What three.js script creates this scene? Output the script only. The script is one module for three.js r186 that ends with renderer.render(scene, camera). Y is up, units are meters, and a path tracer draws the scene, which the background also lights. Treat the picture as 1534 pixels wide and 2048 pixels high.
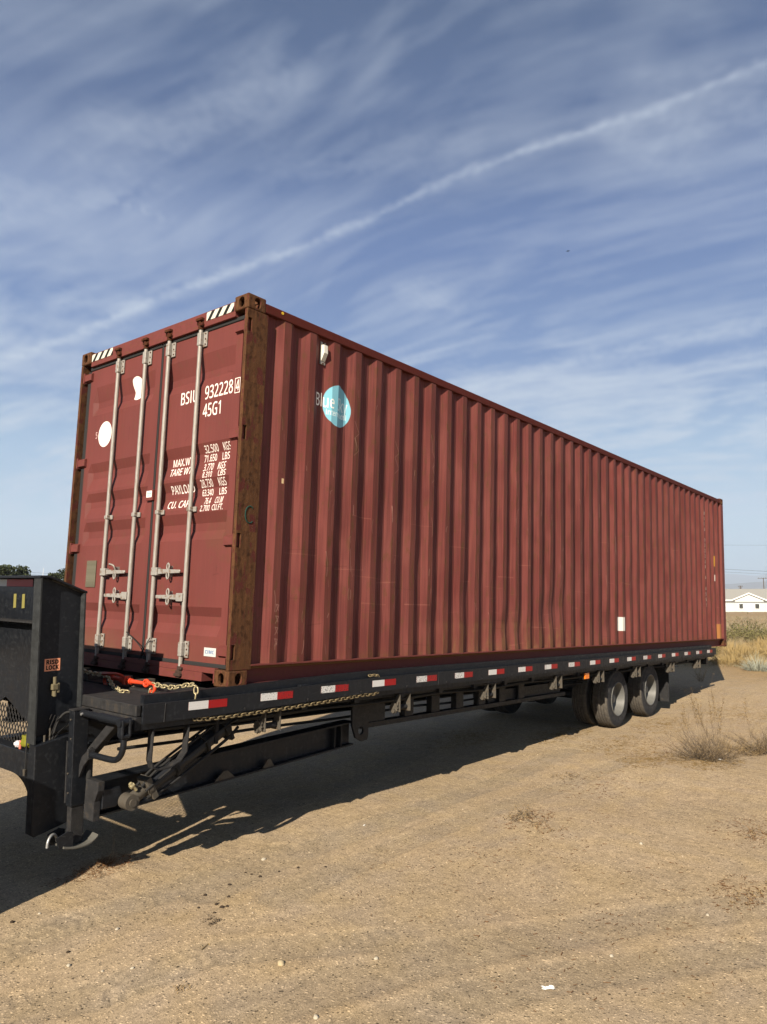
import * as THREE from 'three';
import { mergeGeometries, mergeVertices, toCreasedNormals } from 'three/addons/utils/BufferGeometryUtils.js';
import { RoundedBoxGeometry } from 'three/addons/geometries/RoundedBoxGeometry.js';
import { Brush, Evaluator, SUBTRACTION } from 'three-bvh-csg';
import { createNoise2D, createNoise3D } from 'simplex-noise';

const V = (x, y, z) => new THREE.Vector3(x, y, z);
function mulberry(a) { return () => { a |= 0; a = (a + 0x6d2b79f5) | 0; let t = Math.imul(a ^ (a >>> 15), 1 | a); t = (t + Math.imul(t ^ (t >>> 7), 61 | t)) ^ t; return ((t ^ (t >>> 14)) >>> 0) / 4294967296; }; }
const N2 = createNoise2D(mulberry(11)), N2b = createNoise2D(mulberry(29)), N3 = createNoise3D(mulberry(57));
const fbm = (x, y, o = 4, n = N2) => { let s = 0, a = 0.5, f = 1; for (let i = 0; i < o; i++) { s += a * n(x * f, y * f); a *= 0.5; f *= 2.03; } return s; };
const clamp = (v, a = 0, b = 1) => Math.min(b, Math.max(a, v));
const smooth = (a, b, v) => { const t = clamp((v - a) / (b - a)); return t * t * (3 - 2 * t); };
const mix = (a, b, t) => a + (b - a) * t;
const lin = (c) => { c /= 255; return c <= 0.04045 ? c / 12.92 : Math.pow((c + 0.055) / 1.055, 2.4); };

const scene = new THREE.Scene();
const renderer = new THREE.WebGLRenderer({ antialias: true });
renderer.toneMapping = THREE.LinearToneMapping;
renderer.shadowMap.enabled = true;

// ---------------------------------------------------------------- frames, camera
// The rig frame: x along the container, y up through its posts, z across it; the origin is the bottom of its door-end
// corner. The trailer stands a little nose-high on the level yard, so that frame is tipped against the world.
const RIG_UP = V(-0.025, 1, -0.017).normalize();
const RIG_Q = new THREE.Quaternion().setFromUnitVectors(RIG_UP, V(0, 1, 0));
const RIG_P = V(0, 0, 0); RIG_P.y = -V(7.09, -1.025, -0.1).applyQuaternion(RIG_Q).y;
const W = (x, y, z) => V(x, y, z).applyQuaternion(RIG_Q).add(RIG_P);
const EXPOSURE = 2.1;
renderer.toneMappingExposure = EXPOSURE;
const camera = new THREE.PerspectiveCamera(69.4024, 767 / 1024, 0.1, 20000);
camera.position.copy(W(-3.3638, 0.6121, 4.1879));
camera.quaternion.copy(RIG_Q).multiply(new THREE.Quaternion().setFromEuler(new THREE.Euler(0.124555, -0.873744, 0.02949, 'YXZ')));
camera.updateMatrixWorld();
const ray = (u, v) => V((u - 767) / 1478.78, (1024 - v) / 1478.78, -1).applyQuaternion(camera.quaternion).normalize();
const onGround = (u, v, y = 0) => { const d = ray(u, v); return camera.position.clone().addScaledVector(d, (y - camera.position.y) / d.y); };
const atRange = (u, v, r) => { const d = ray(u, v); return camera.position.clone().addScaledVector(d, r / Math.hypot(d.x, d.z)); };

// ---------------------------------------------------------------- sky: air, cirrus and old contrails
const SUN = V(-1.75, 1, 0.55).applyQuaternion(RIG_Q).normalize();
{
  const stops = [[-90, 150, 140, 125], [-3, 176, 190, 198], [0, 206, 227, 239], [5, 199, 221, 238], [10, 172, 199, 227], [17, 126, 154, 199], [26, 104, 130, 179], [34, 89, 111, 153], [44, 78, 98, 134], [90, 60, 78, 112]].map(([e, r, g, b]) => [e, lin(r) / EXPOSURE, lin(g) / EXPOSURE, lin(b) / EXPOSURE]);
  const flat = (d) => [d.x / (d.y + 0.06), d.z / (d.y + 0.06)];
  const trail = (px, w, strength, rough) => { const pts = px.map(([u, v]) => flat(ray(u, v))), m = w * 14, a = pts.map((p) => p[0]), b = pts.map((p) => p[1]); return { pts, w, strength, rough, x0: Math.min(...a) - m, x1: Math.max(...a) + m, y0: Math.min(...b) - m, y1: Math.max(...b) + m }; };
  const trails = [
    trail([[-700, 960], [-200, 800], [0, 724], [150, 672], [300, 603], [450, 548], [600, 497], [735, 440], [860, 375], [1050, 300], [1300, 222], [1534, 125], [1760, 20]], 0.0165, 0.56, 1),
    trail([[180, 640], [320, 575], [490, 508]], 0.02, 0.3, 1.3),
    trail([[640, 880], [900, 782], [1100, 735], [1300, 690], [1534, 640], [1900, 560]], 0.07, 0.5, 1.6),
    trail([[960, 815], [1200, 765], [1534, 700], [1800, 655]], 0.06, 0.42, 1.6),
    trail([[-300, 470], [0, 405], [200, 395], [370, 445]], 0.10, 0.30, 2.2),
    trail([[120, 225], [330, 282], [480, 212], [640, 120]], 0.045, 0.24, 2.0),
    trail([[470, 330], [640, 350], [820, 300], [990, 285]], 0.05, 0.16, 2.0),
    trail([[790, 560], [860, 600], [930, 625]], 0.06, 0.34, 2.0),
    trail([[-100, 1070], [60, 1070], [200, 1085]], 0.3, 0.25, 2.0), trail([[-200, 690], [0, 640], [250, 560]], 0.11, 0.25, 2.2),
    trail([[1240, 330], [1400, 240], [1600, 170]], 0.10, 0.26, 2.2), trail([[-150, 815], [20, 810], [140, 800]], 0.05, 0.35, 1.5),
  ];
  const [ax, ay] = trails[0].pts[3], [bx_, by_] = trails[0].pts[9], L = Math.hypot(bx_ - ax, by_ - ay), cx = (bx_ - ax) / L, cy = (by_ - ay) / L;
  const w = 2048, h = 1024, data = new Float32Array(w * h * 4);
  const cloud = [lin(208) / EXPOSURE, lin(219) / EXPOSURE, lin(233) / EXPOSURE];
  for (let j = 0; j < h; j++) {
    const el = ((j + 0.5) / h - 0.5) * Math.PI, deg = el * 180 / Math.PI, dy = Math.sin(el), dh = Math.cos(el);
    let k = 0; while (k < stops.length - 2 && deg > stops[k + 1][0]) k++;
    const t = smooth(0, 1, (deg - stops[k][0]) / (stops[k + 1][0] - stops[k][0])) * 0.4 + 0.6 * clamp((deg - stops[k][0]) / (stops[k + 1][0] - stops[k][0]));
    const base = [1, 2, 3].map((c) => mix(stops[k][c], stops[k + 1][c], t));
    for (let i = 0; i < w; i++) {
      const o = (j * w + i) * 4; let a = 0;
      if (deg > -0.5) {
        const az = ((i + 0.5) / w - 0.5) * 2 * Math.PI, px = Math.cos(az) * dh / (dy + 0.06), pz = Math.sin(az) * dh / (dy + 0.06);
        const s = px * cx + pz * cy, q = -px * cy + pz * cx;
        const wx = 0.35 * N2(px * 0.7, pz * 0.7), wy = 0.35 * N2b(px * 0.7, pz * 0.7);
        const veil = fbm(px * 0.55 + wx, pz * 0.55 + wy, 5);
        const streak = fbm(s * 0.55 + wx * 1.2, q * 2.4 + wy * 1.7, 6, N2b);
        const fine = fbm(s * 2.6 + 2 * wx, q * 12 + 2.4 * wy, 4);
        a = clamp(0.17 - 0.12 * smooth(24, 40, deg) + 0.21 * veil + 0.27 * streak * (0.6 + 0.6 * clamp(veil + 0.5)) + 0.14 * fine + smooth(26, 10, deg) * (0.10 + 0.5 * streak + 0.34 * fine), 0.0, 0.72);
        for (const tr of trails) {
          if (px < tr.x0 || px > tr.x1 || pz < tr.y0 || pz > tr.y1) continue;
          let best = 1e9, side = 0;
          for (let m = 0; m + 1 < tr.pts.length; m++) {
            const [x0, y0] = tr.pts[m], ex = tr.pts[m + 1][0] - x0, ey = tr.pts[m + 1][1] - y0, l2 = ex * ex + ey * ey;
            const f = clamp(((px - x0) * ex + (pz - y0) * ey) / l2), d = Math.hypot(px - x0 - f * ex, pz - y0 - f * ey);
            if (d < best) { best = d; side = (m + f) / (tr.pts.length - 1); }
          }
          const ww = tr.w * (tr === trails[0] ? Math.pow(0.52 / (dy + 0.06), 1.5) : 1) * (1 + 0.5 * tr.rough * N2(px * 7 / tr.rough, pz * 7 / tr.rough) + 0.3 * N2b(px * 26, pz * 26));
          if (best < ww * 3.5) a = 1 - (1 - a) * (1 - Math.min(0.85, tr.strength * (tr === trails[0] ? 1 + 0.5 * smooth(0.55, 0.2, side) : 1)) * Math.exp(-Math.pow(best / Math.max(0.004, ww), 2) * 0.9) * smooth(0, 0.12, side) * smooth(1, 0.88, side) * (0.68 + 0.28 * N2(px * 9 + 5, pz * 9) + 0.22 * N2b(px * 30, pz * 30)));
        }
        a *= smooth(-0.5, 6, deg) * 0.9;
      }
      for (let c = 0; c < 3; c++) data[o + c] = mix(base[c], Math.max(cloud[c], base[c] * 1.03), clamp(a));
      data[o + 3] = 1;
    }
  }
  const tex = new THREE.DataTexture(data, w, h, THREE.RGBAFormat, THREE.FloatType);
  tex.mapping = THREE.EquirectangularReflectionMapping; tex.magFilter = THREE.LinearFilter; tex.needsUpdate = true;
  scene.background = tex; scene.environment = tex;
}
const sun = new THREE.DirectionalLight(0xfff1dd, 5);
sun.position.copy(SUN).multiplyScalar(60); sun.castShadow = true;
Object.assign(sun.shadow.camera, { left: -25, right: 25, top: 25, bottom: -25, near: 1, far: 150 }); sun.shadow.mapSize.set(4096, 4096);
scene.add(sun, sun.target);

// ---------------------------------------------------------------- geometry helpers
const taken = new Map();
function numbered(name) { const n = taken.get(name) || 0; taken.set(name, n + 1); return n ? name + '_' + String(n).padStart(3, '0') : name; }
function tag(o, label, category, group, kind) { if (label) o.userData.label = label; if (category) o.userData.category = category; if (group) o.userData.group = group; if (kind) o.userData.kind = kind; return o; }
function rig(name, label, category, group) { const g = new THREE.Group(); g.name = numbered(name); g.position.copy(RIG_P); g.quaternion.copy(RIG_Q); scene.add(g); return tag(g, label, category, group); }
function thing(name, p, label, category, group) { const g = new THREE.Group(); g.name = numbered(name); g.position.copy(p); scene.add(g); return tag(g, label, category, group); }
function part(parent, name, geo, mat, label) { const m = new THREE.Mesh(geo, mat); m.name = parent === scene ? numbered(name) : name; m.castShadow = m.receiveShadow = true; if (label) m.userData.label = label; parent.add(m); return m; }
// uv in metres, by the axis each face looks along
function metric(g, s = 1) {
  if (g.index) g = g.toNonIndexed();
  const p = g.attributes.position, uv = new Float32Array(p.count * 2), a = V(0, 0, 0), b = V(0, 0, 0), c = V(0, 0, 0);
  for (let i = 0; i < p.count; i += 3) {
    a.fromBufferAttribute(p, i); b.fromBufferAttribute(p, i + 1).sub(a); c.fromBufferAttribute(p, i + 2).sub(a); b.cross(c);
    const ax = Math.abs(b.x), ay = Math.abs(b.y), az = Math.abs(b.z);
    for (let k = i; k < i + 3; k++) {
      const x = p.getX(k), y = p.getY(k), z = p.getZ(k);
      const [u, v] = ax >= ay && ax >= az ? [z, y] : ay >= az ? [x, z] : [x, y];
      uv[k * 2] = u * s; uv[k * 2 + 1] = v * s;
    }
  }
  g.setAttribute('uv', new THREE.BufferAttribute(uv, 2)); return g;
}
const clean = (g) => { if (g.index) g = g.toNonIndexed(); for (const k of Object.keys(g.attributes)) if (!['position', 'normal', 'uv'].includes(k)) g.deleteAttribute(k); return g; };
const join = (...gs) => mergeGeometries(gs.flat().map(clean));
function box(x0, x1, y0, y1, z0, z1, r = 0.003) {
  const w = x1 - x0, h = y1 - y0, d = z1 - z0, rr = Math.min(r, w * 0.3, h * 0.3, d * 0.3);
  return metric(new RoundedBoxGeometry(w, h, d, 1, rr).translate((x0 + x1) / 2, (y0 + y1) / 2, (z0 + z1) / 2));
}
function rod(p, q, r, seg = 12, r2 = r) {
  const d = q.clone().sub(p), g = new THREE.CylinderGeometry(r2, r, d.length(), seg, 1);
  g.applyQuaternion(new THREE.Quaternion().setFromUnitVectors(V(0, 1, 0), d.clone().normalize())); return g.translate((p.x + q.x) / 2, (p.y + q.y) / 2, (p.z + q.z) / 2);
}
function tube(pts, r, n = 24, seg = 8, tension = 0.5) { return new THREE.TubeGeometry(new THREE.CatmullRomCurve3(pts, false, 'catmullrom', tension), n, r, seg, false); }
function shapeOf(pts, holes = []) { const s = new THREE.Shape(pts.map(([a, b]) => new THREE.Vector2(a, b))); for (const h of holes || []) s.holes.push(new THREE.Path(h.map(([a, b]) => new THREE.Vector2(a, b)))); return s; }
const circle = (cx, cy, r, n = 16) => Array.from({ length: n }, (_, i) => [cx + r * Math.cos(i / n * 2 * Math.PI), cy + r * Math.sin(i / n * 2 * Math.PI)]);
const bev = (b) => b ? { bevelEnabled: true, bevelThickness: b, bevelSize: b, bevelOffset: -b, bevelSegments: 1 } : { bevelEnabled: false };
// a plate cut in the x-y plane, from z0 to z1; and one cut in the z-y plane, from x0 to x1
function plateZ(pts, z0, z1, holes, b = 0.002) { const g = new THREE.ExtrudeGeometry(shapeOf(pts, holes), { depth: z1 - z0 - 2 * b, ...bev(b), curveSegments: 8 }); return metric(g.translate(0, 0, z0 + b)); }
function plateX(pts, x0, x1, holes, b = 0.002) { const f = (l) => l.map(([z, y]) => [-z, y]); const g = new THREE.ExtrudeGeometry(shapeOf(f(pts), (holes || []).map(f)), { depth: x1 - x0 - 2 * b, ...bev(b), curveSegments: 8 }); return metric(g.translate(0, 0, x0 + b).rotateY(Math.PI / 2)); }
function quadGrid(nu, nv, f) {                                    // facets with flat normals; f(i, j) -> [x, y, z, u, v]
  const pos = [], uv = [];
  const put = (p) => { pos.push(p[0], p[1], p[2]); uv.push(p[3], p[4]); };
  for (let i = 0; i < nu; i++) for (let j = 0; j < nv; j++) { const a = f(i, j), b = f(i + 1, j), c = f(i + 1, j + 1), d = f(i, j + 1); put(a); put(b); put(c); put(a); put(c); put(d); }
  const g = new THREE.BufferGeometry(); g.setAttribute('position', new THREE.Float32BufferAttribute(pos, 3)); g.setAttribute('uv', new THREE.Float32BufferAttribute(uv, 2)); g.computeVertexNormals(); return g;
}
// ---------------------------------------------------------------- textures
function paint(w, h, pixel, draw, wrap = false) {
  const cv = document.createElement('canvas'); cv.width = w; cv.height = h; const c = cv.getContext('2d');
  if (pixel) {
    const im = c.createImageData(w, h);
    for (let y = 0, o = 0; y < h; y++) for (let x = 0; x < w; x++, o += 4) { const p = pixel(x, y); im.data[o] = clamp(p[0], 0, 255); im.data[o + 1] = clamp(p[1], 0, 255); im.data[o + 2] = clamp(p[2], 0, 255); im.data[o + 3] = p.length > 3 ? p[3] : 255; }
    c.putImageData(im, 0, 0);
  }
  if (draw) draw(c, w, h);
  const t = new THREE.CanvasTexture(cv); t.colorSpace = THREE.SRGBColorSpace; t.anisotropy = 8; t.generateMipmaps = true;
  if (wrap) t.wrapS = t.wrapT = THREE.RepeatWrapping; return t;
}
function grey(w, h, f, wrap = true) { const t = paint(w, h, (x, y) => { const v = f(x, y) * 255; return [v, v, v]; }, null, wrap); t.colorSpace = THREE.NoColorSpace; return t; }
// noise that repeats over a w x h tile
const tileN = (x, y, w, h, f, n = N3) => { const a = x / w * 2 * Math.PI, b = y / h * 2 * Math.PI, r = f / (2 * Math.PI); return 0.5 * (n(r * Math.cos(a) + 7, r * Math.sin(a), r * Math.cos(b) * 1.3 + r * Math.sin(b) * 0.7) + n(r * Math.sin(b) - 3, r * Math.cos(b), r * Math.sin(a) * 1.1 - r * Math.cos(a) * 0.6)); };
const std = (o) => new THREE.MeshPhysicalMaterial({ specularIntensity: o.roughness > 0.9 ? 0.12 : o.roughness > 0.55 ? 0.3 : 0.6, ...o });
// ---------------------------------------------------------------- the yard
const segDist = (x, z, pts) => { let best = 1e9, along = 0, acc = 0; for (let m = 0; m + 1 < pts.length; m++) { const a = pts[m], b = pts[m + 1], ex = b.x - a.x, ez = b.z - a.z, l = Math.hypot(ex, ez); const f = clamp(((x - a.x) * ex + (z - a.z) * ez) / (l * l)); const d = Math.hypot(x - a.x - f * ex, z - a.z - f * ez); if (d < best) { best = d; along = acc + f * l; } acc += l; } return [best, along]; };
const gp = (list) => list.map(([u, v]) => onGround(u, v));
const tracks = [
  { p: gp([[420, 1790], [560, 1722], [780, 1640], [1000, 1560], [1140, 1500]]), w: 0.17 },
  { p: gp([[560, 1800], [800, 1690], [1040, 1600], [1260, 1520]]), w: 0.15 },
  { p: gp([[560, 1600], [720, 1560], [830, 1510], [885, 1462], [905, 1430]]), w: 0.15, tread: 1 },
  { p: gp([[480, 1640], [660, 1590], [760, 1540], [800, 1490]]), w: 0.12, tread: 1 },
  { p: gp([[-80, 1935], [130, 1850], [330, 1790], [560, 1700]]), w: 0.16, tread: 1 },
  { p: gp([[-100, 2030], [180, 1990], [420, 1905], [760, 1880]]), w: 0.15, tread: 1 },
  { p: gp([[500, 2010], [900, 1905], [1300, 1830], [1640, 1790]]), w: 0.2 },
  { p: gp([[700, 2060], [1100, 1960], [1500, 1900]]), w: 0.17 },
];
for (const t of tracks) { t.box = new THREE.Box2(); t.p.forEach((q) => t.box.expandByPoint(new THREE.Vector2(q.x, q.z))); t.box.expandByScalar(0.5); }
const mound = onGround(222, 1728), UV2 = new THREE.Vector2();
function trackAt(x, z) { let h = 0, m = 0; UV2.set(x, z); for (const t of tracks) if (t.box.containsPoint(UV2)) { const [d, s] = segDist(x, z, t.p); if (d < t.w * 2) { const k = smooth(t.w, t.w * 0.75, d); h += -0.0035 * k + 0.0022 * Math.exp(-Math.pow((d - t.w * 1.1) / 0.045, 2)); if (t.tread) h += k * (0.002 * Math.cos(d / t.w * 13) + 0.0028 * Math.cos(s * 80 + d * 30)) * clamp(0.5 + 0.9 * N2(s * 2, 4)); m = Math.max(m, k); } } return [h, m]; }
function groundY(x, z, fine = true) {
  const r = Math.hypot(x - 2, z - 1);
  let h = 0.12 * smooth(9.5, 12.5, x) * smooth(60, 20, r) - 0.0085 * Math.max(0, Math.min(r, 260) - 35);
  const calm = smooth(0.25, 1.2, Math.hypot(x - 7.7, z + 0.3) - 0.9);
  h += (0.020 * N2(x * 0.32 + 3, z * 0.32) + 0.0025 * N2(x * 1.1, z * 1.1 + 8)) * calm * smooth(1, 4, r + 2) + (r > 20 ? 0.25 * smooth(20, 60, r) * N2(x * 0.03, z * 0.03) : 0);
  if (fine && r < 12) { h += 0.0014 * fbm(x * 3.4, z * 3.4, 3) + 0.0026 * fbm(x * 13, z * 13, 2, N2b); h += trackAt(x, z)[0]; h += 0.055 * Math.exp(-(Math.pow(x - mound.x, 2) + Math.pow(z - mound.z, 2)) / 0.03); }
  return h;
}
const onYard = (u, v) => { let y = 0; for (let i = 0; i < 4; i++) { const p = onGround(u, v, y); y = groundY(p.x, p.z); } return onGround(u, v, y); };
{
  const axis = (a, b, step, far) => { const l = []; for (let v = a; v <= b + 1e-6; v += step) l.push(v); let s = step, v = l[l.length - 1]; while (v < far) { s *= 1.13; v += s; l.push(v); } s = step; v = a; while (v > -far) { s *= 1.13; v -= s; l.unshift(v); } return l; };
  const xs = axis(-2.2, 6.2, 0.02, 9000), zs = axis(-0.8, 3.4, 0.02, 9000), nx = xs.length, nz = zs.length;
  const pos = new Float32Array(nx * nz * 3), uv = new Float32Array(nx * nz * 2), col = new Float32Array(nx * nz * 3), idx = new Uint32Array((nx - 1) * (nz - 1) * 6);
  let q = 0;
  for (let j = 0; j < nz; j++) for (let i = 0; i < nx; i++) {
    const k = j * nx + i, x = xs[i], z = zs[j], r = Math.hypot(x - 2, z - 1);
    pos[k * 3] = x; pos[k * 3 + 1] = groundY(x, z); pos[k * 3 + 2] = z; uv[k * 2] = x / 5; uv[k * 2 + 1] = z / 5;
    // packed tracks are a greyer, finer dust; dry litter is browner; the field beyond carries dead grass
    const m = r < 12 ? trackAt(x, z)[1] : 0, patch = fbm(x * 0.45, z * 0.45 + 20, 4), grit = fbm(x * 2.6 + 9, z * 2.6, 4, N2b), field = smooth(11, 17, x + 1.5 * N2(x * 0.2, z * 0.2)) + smooth(16, 26, r) * 0.5;
    const lum = 1 + 0.09 * patch + 0.09 * grit - 0.07 * m, br = clamp(0.5 + 1.2 * fbm(x * 0.8 - 30, z * 0.8, 3));
    const f = clamp(field), c = [1 - 0.02 * br - 0.04 * m, 0.99 - 0.035 * br - 0.02 * m, 0.985 - 0.05 * br + 0.01 * m];
    for (let n = 0; n < 3; n++) col[k * 3 + n] = clamp(lum * mix(c[n], [0.86, 0.76, 0.58][n], f), 0, 1.25);
    if (i < nx - 1 && j < nz - 1) { idx[q++] = k; idx[q++] = k + nx; idx[q++] = k + 1; idx[q++] = k + 1; idx[q++] = k + nx; idx[q++] = k + nx + 1; }
  }
  const g = new THREE.BufferGeometry(); g.setAttribute('position', new THREE.BufferAttribute(pos, 3)); g.setAttribute('uv', new THREE.BufferAttribute(uv, 2)); g.setAttribute('color', new THREE.BufferAttribute(col, 3)); g.setIndex(new THREE.BufferAttribute(idx, 1)); g.computeVertexNormals();
  const R = mulberry(5), S = 2048, grain = new Float32Array(S * S), hgt = new Float32Array(S * S);
  const small = (n, f, o) => { const a = new Float32Array(n * n); for (let y = 0; y < n; y++) for (let x = 0; x < n; x++) a[y * n + x] = tileN(x + o * n, y, n, n, f); return (x, y) => a[((y * n / S) | 0) * n + ((x * n / S) | 0)]; };
  const nA = small(512, 60, 0), nB = small(1024, 210, 0.05), nC = small(256, 14, 0.15);
  for (let y = 0; y < S; y++) for (let x = 0; x < S; x++) { grain[y * S + x] = (R() - 0.5) * 0.36 + 0.08 * nA(x, y) + 0.10 * nB(x, y); hgt[y * S + x] = 0.35 + 0.12 * R() + 0.10 * nB(x, y); }
  for (let n = 0; n < 90000; n++) {                                 // grit: grains a few millimetres wide, pale, ochre or dark
    const x0 = R() * S, y0 = R() * S, rr = 0.8 + R() * R() * 2.4, t = R(), v = t < 0.62 ? 0.12 + R() * 0.26 : t < 0.86 ? -0.16 : -0.3 - R() * 0.3;
    for (let y = Math.floor(y0 - rr); y <= y0 + rr; y++) for (let x = Math.floor(x0 - rr); x <= x0 + rr; x++) { const d = Math.hypot(x - x0, y - y0) / rr; if (d < 1) { const k = ((y + S) % S) * S + ((x + S) % S); grain[k] = mix(grain[k], v, 0.8); hgt[k] = Math.max(hgt[k], 0.45 + 0.5 * Math.sqrt(1 - d * d) * Math.min(1, rr / 2.5)); } }
  }
  const map = paint(S, S, (x, y) => { const v = 1 + grain[y * S + x]; const w = nC(x, y); return [152 * v + 3 * w, 136 * v + 1.5 * w, 111 * v - 3 * w]; }, null, true);
  const bump = grey(S, S, (x, y) => hgt[y * S + x]);
  const ground = part(scene, 'ground', g, std({ map, bumpMap: bump, bumpScale: 0.004, vertexColors: true, roughness: 0.96 }));
  tag(ground, 'pale sandy dirt yard with tyre tracks and fine gravel', 'ground', null, 'structure');

  // loose gravel lying on the dirt
  const pebble = new THREE.IcosahedronGeometry(1, 0).scale(1, 0.62, 0.85), N = 46000;
  const im = new THREE.InstancedMesh(pebble, std({ roughness: 0.92 }), N); im.name = 'gravel'; im.castShadow = im.receiveShadow = true;
  const M = new THREE.Matrix4(), c = new THREE.Color(), E = new THREE.Euler(), Q = new THREE.Quaternion();
  for (let n = 0; n < N; n++) {
    const rr = 2.6 + Math.pow(R(), 1.7) * 13, a = -1.45 + R() * 1.75, x = camera.position.x + rr * Math.cos(a), z = camera.position.z + rr * Math.sin(a);
    const s = (0.0011 + 0.0015 * R() + (R() < 0.02 ? 0.005 * R() : 0)) * (0.75 + rr * 0.05), clump = fbm(x * 1.3, z * 1.3, 3, N2b); if (clump < -0.15 && R() < 0.6) { M.makeScale(1e-6, 1e-6, 1e-6).setPosition(x, -0.2, z); im.setMatrixAt(n, M); im.setColorAt(n, c.setRGB(0.3, 0.25, 0.18)); continue; }
    E.set(R() * 0.6, R() * 6.3, R() * 0.6); M.compose(V(x, groundY(x, z) + s * 0.25, z), Q.setFromEuler(E), V(s * (1 + R()), s, s * (1 + 0.5 * R()))); im.setMatrixAt(n, M);
    const t = R(), v = 0.75 + R() * 0.5; if (t < 0.72) c.setRGB(0.28 * v, 0.22 * v, 0.14 * v); else if (t < 0.88) c.setRGB(0.35 * v, 0.29 * v, 0.21 * v); else c.setRGB(0.09 * v, 0.07 * v, 0.05 * v); im.setColorAt(n, c);
  }
  scene.add(tag(im, 'fine loose gravel strewn over the dirt', 'gravel', null, 'stuff'));
}
// stones one can pick out
{
  const R = mulberry(71), pale = std({ color: 0xa39b8a, roughness: 0.9 }), dark = std({ color: 0x3a322a, roughness: 0.95 }), tan = std({ color: 0xa39578, roughness: 0.95 });
  const stone = () => { const g = mergeVertices(new THREE.IcosahedronGeometry(1, 1).deleteAttribute('normal').deleteAttribute('uv')), p = g.attributes.position, o = R() * 9; for (let i = 0; i < p.count; i++) { const v = V(p.getX(i), p.getY(i), p.getZ(i)), k = 1 + 0.28 * N3(v.x * 1.1 + o, v.y * 1.1, v.z * 1.1); p.setXYZ(i, v.x * k, v.y * k * 0.6, v.z * k * 0.8); } g.computeVertexNormals(); return g; };
  const gs = [stone(), stone(), stone(), stone()];
  const put = (u, v, s, m, label, group) => { const p = onYard(u, v), o = part(scene, 'stone', gs[Math.floor(R() * 4)], m); o.position.set(p.x, p.y + s * 0.2, p.z); o.scale.setScalar(s); o.rotation.y = R() * 6; tag(o, label, 'stone', group); };
  for (const [u, v, s] of [[137, 1932, 0.013], [205, 1943, 0.009], [265, 1937, 0.01], [632, 2036, 0.015], [79, 1828, 0.01], [234, 1859, 0.012], [752, 1918, 0.013], [1223, 1913, 0.013], [1282, 1688, 0.016], [1415, 1831, 0.013], [527, 1720, 0.02]]) put(u, v, s, pale, 'small whitish stone lying on the open sunlit dirt', 'pale stones on the dirt');
  put(562, 1928, 0.022, tan, 'largest rounded tan stone on the sunlit dirt', null);
  for (const [u, v, s] of [[491, 1746, 0.009], [503, 1749, 0.009], [520, 1754, 0.013], [459, 1770, 0.012], [410, 1791, 0.013], [433, 1809, 0.012], [444, 1815, 0.015], [454, 1813, 0.01], [457, 1794, 0.011], [397, 1816, 0.009], [558, 1744, 0.01], [596, 1736, 0.011], [651, 1734, 0.01], [429, 1826, 0.01], [298 / 2.19, 1905, 0.011], [24, 1845, 0.014]]) put(u, v, s, dark, 'small dark brown pebble on the sunlit dirt', 'dark pebbles on the dirt');
}
// ---------------------------------------------------------------- dry plants
const dryMat = std({ color: 0x7f6d50, roughness: 1, side: THREE.DoubleSide }), greyTwig = std({ color: 0x5f5446, roughness: 1, side: THREE.DoubleSide }), oliveMat = std({ color: 0x6b6644, roughness: 1, side: THREE.DoubleSide }), darkOlive = std({ color: 0x525236, roughness: 1, side: THREE.DoubleSide }), goldMat = std({ color: 0x8f7c55, roughness: 1, side: THREE.DoubleSide }), paleMat = std({ color: 0x8d9082, roughness: 0.9, side: THREE.DoubleSide }), brownMat = std({ color: 0x6b4f36, roughness: 1, side: THREE.DoubleSide });
class Tri { constructor() { this.p = []; }
  blade(a, b, w, side) { const d = b.clone().sub(a), s = side.clone().cross(d).normalize().multiplyScalar(w / 2); this.p.push(a.x - s.x, a.y - s.y, a.z - s.z, a.x + s.x, a.y + s.y, a.z + s.z, b.x, b.y, b.z); }
  stick(a, b, w, w2 = w * 0.6) { const d = b.clone().sub(a).normalize(), u = Math.abs(d.y) < 0.9 ? V(0, 1, 0) : V(1, 0, 0), s = u.cross(d).normalize(), t = d.clone().cross(s); const c = (o, r, k) => o.clone().addScaledVector(s, Math.cos(k * 2.094) * r / 2).addScaledVector(t, Math.sin(k * 2.094) * r / 2); for (let k = 0; k < 3; k++) { const p0 = c(a, w, k), p1 = c(a, w, k + 1), q0 = c(b, w2, k), q1 = c(b, w2, k + 1); for (const v of [p0, p1, q1, p0, q1, q0]) this.p.push(v.x, v.y, v.z); } }
  leaf(c, r, R) { const a = V(R() - 0.5, R() - 0.5, R() - 0.5).normalize(), b = V(R() - 0.5, R() - 0.5, R() - 0.5).cross(a).normalize(), l = c.clone().addScaledVector(a, r), m = c.clone().addScaledVector(a, -r), s = c.clone().addScaledVector(b, r * 0.5), t = c.clone().addScaledVector(b, -r * 0.5); for (const v of [m, s, l, m, l, t]) this.p.push(v.x, v.y, v.z); }
  geo() { const g = new THREE.BufferGeometry(); g.setAttribute('position', new THREE.Float32BufferAttribute(this.p, 3)); g.computeVertexNormals(); return g; } }
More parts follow.
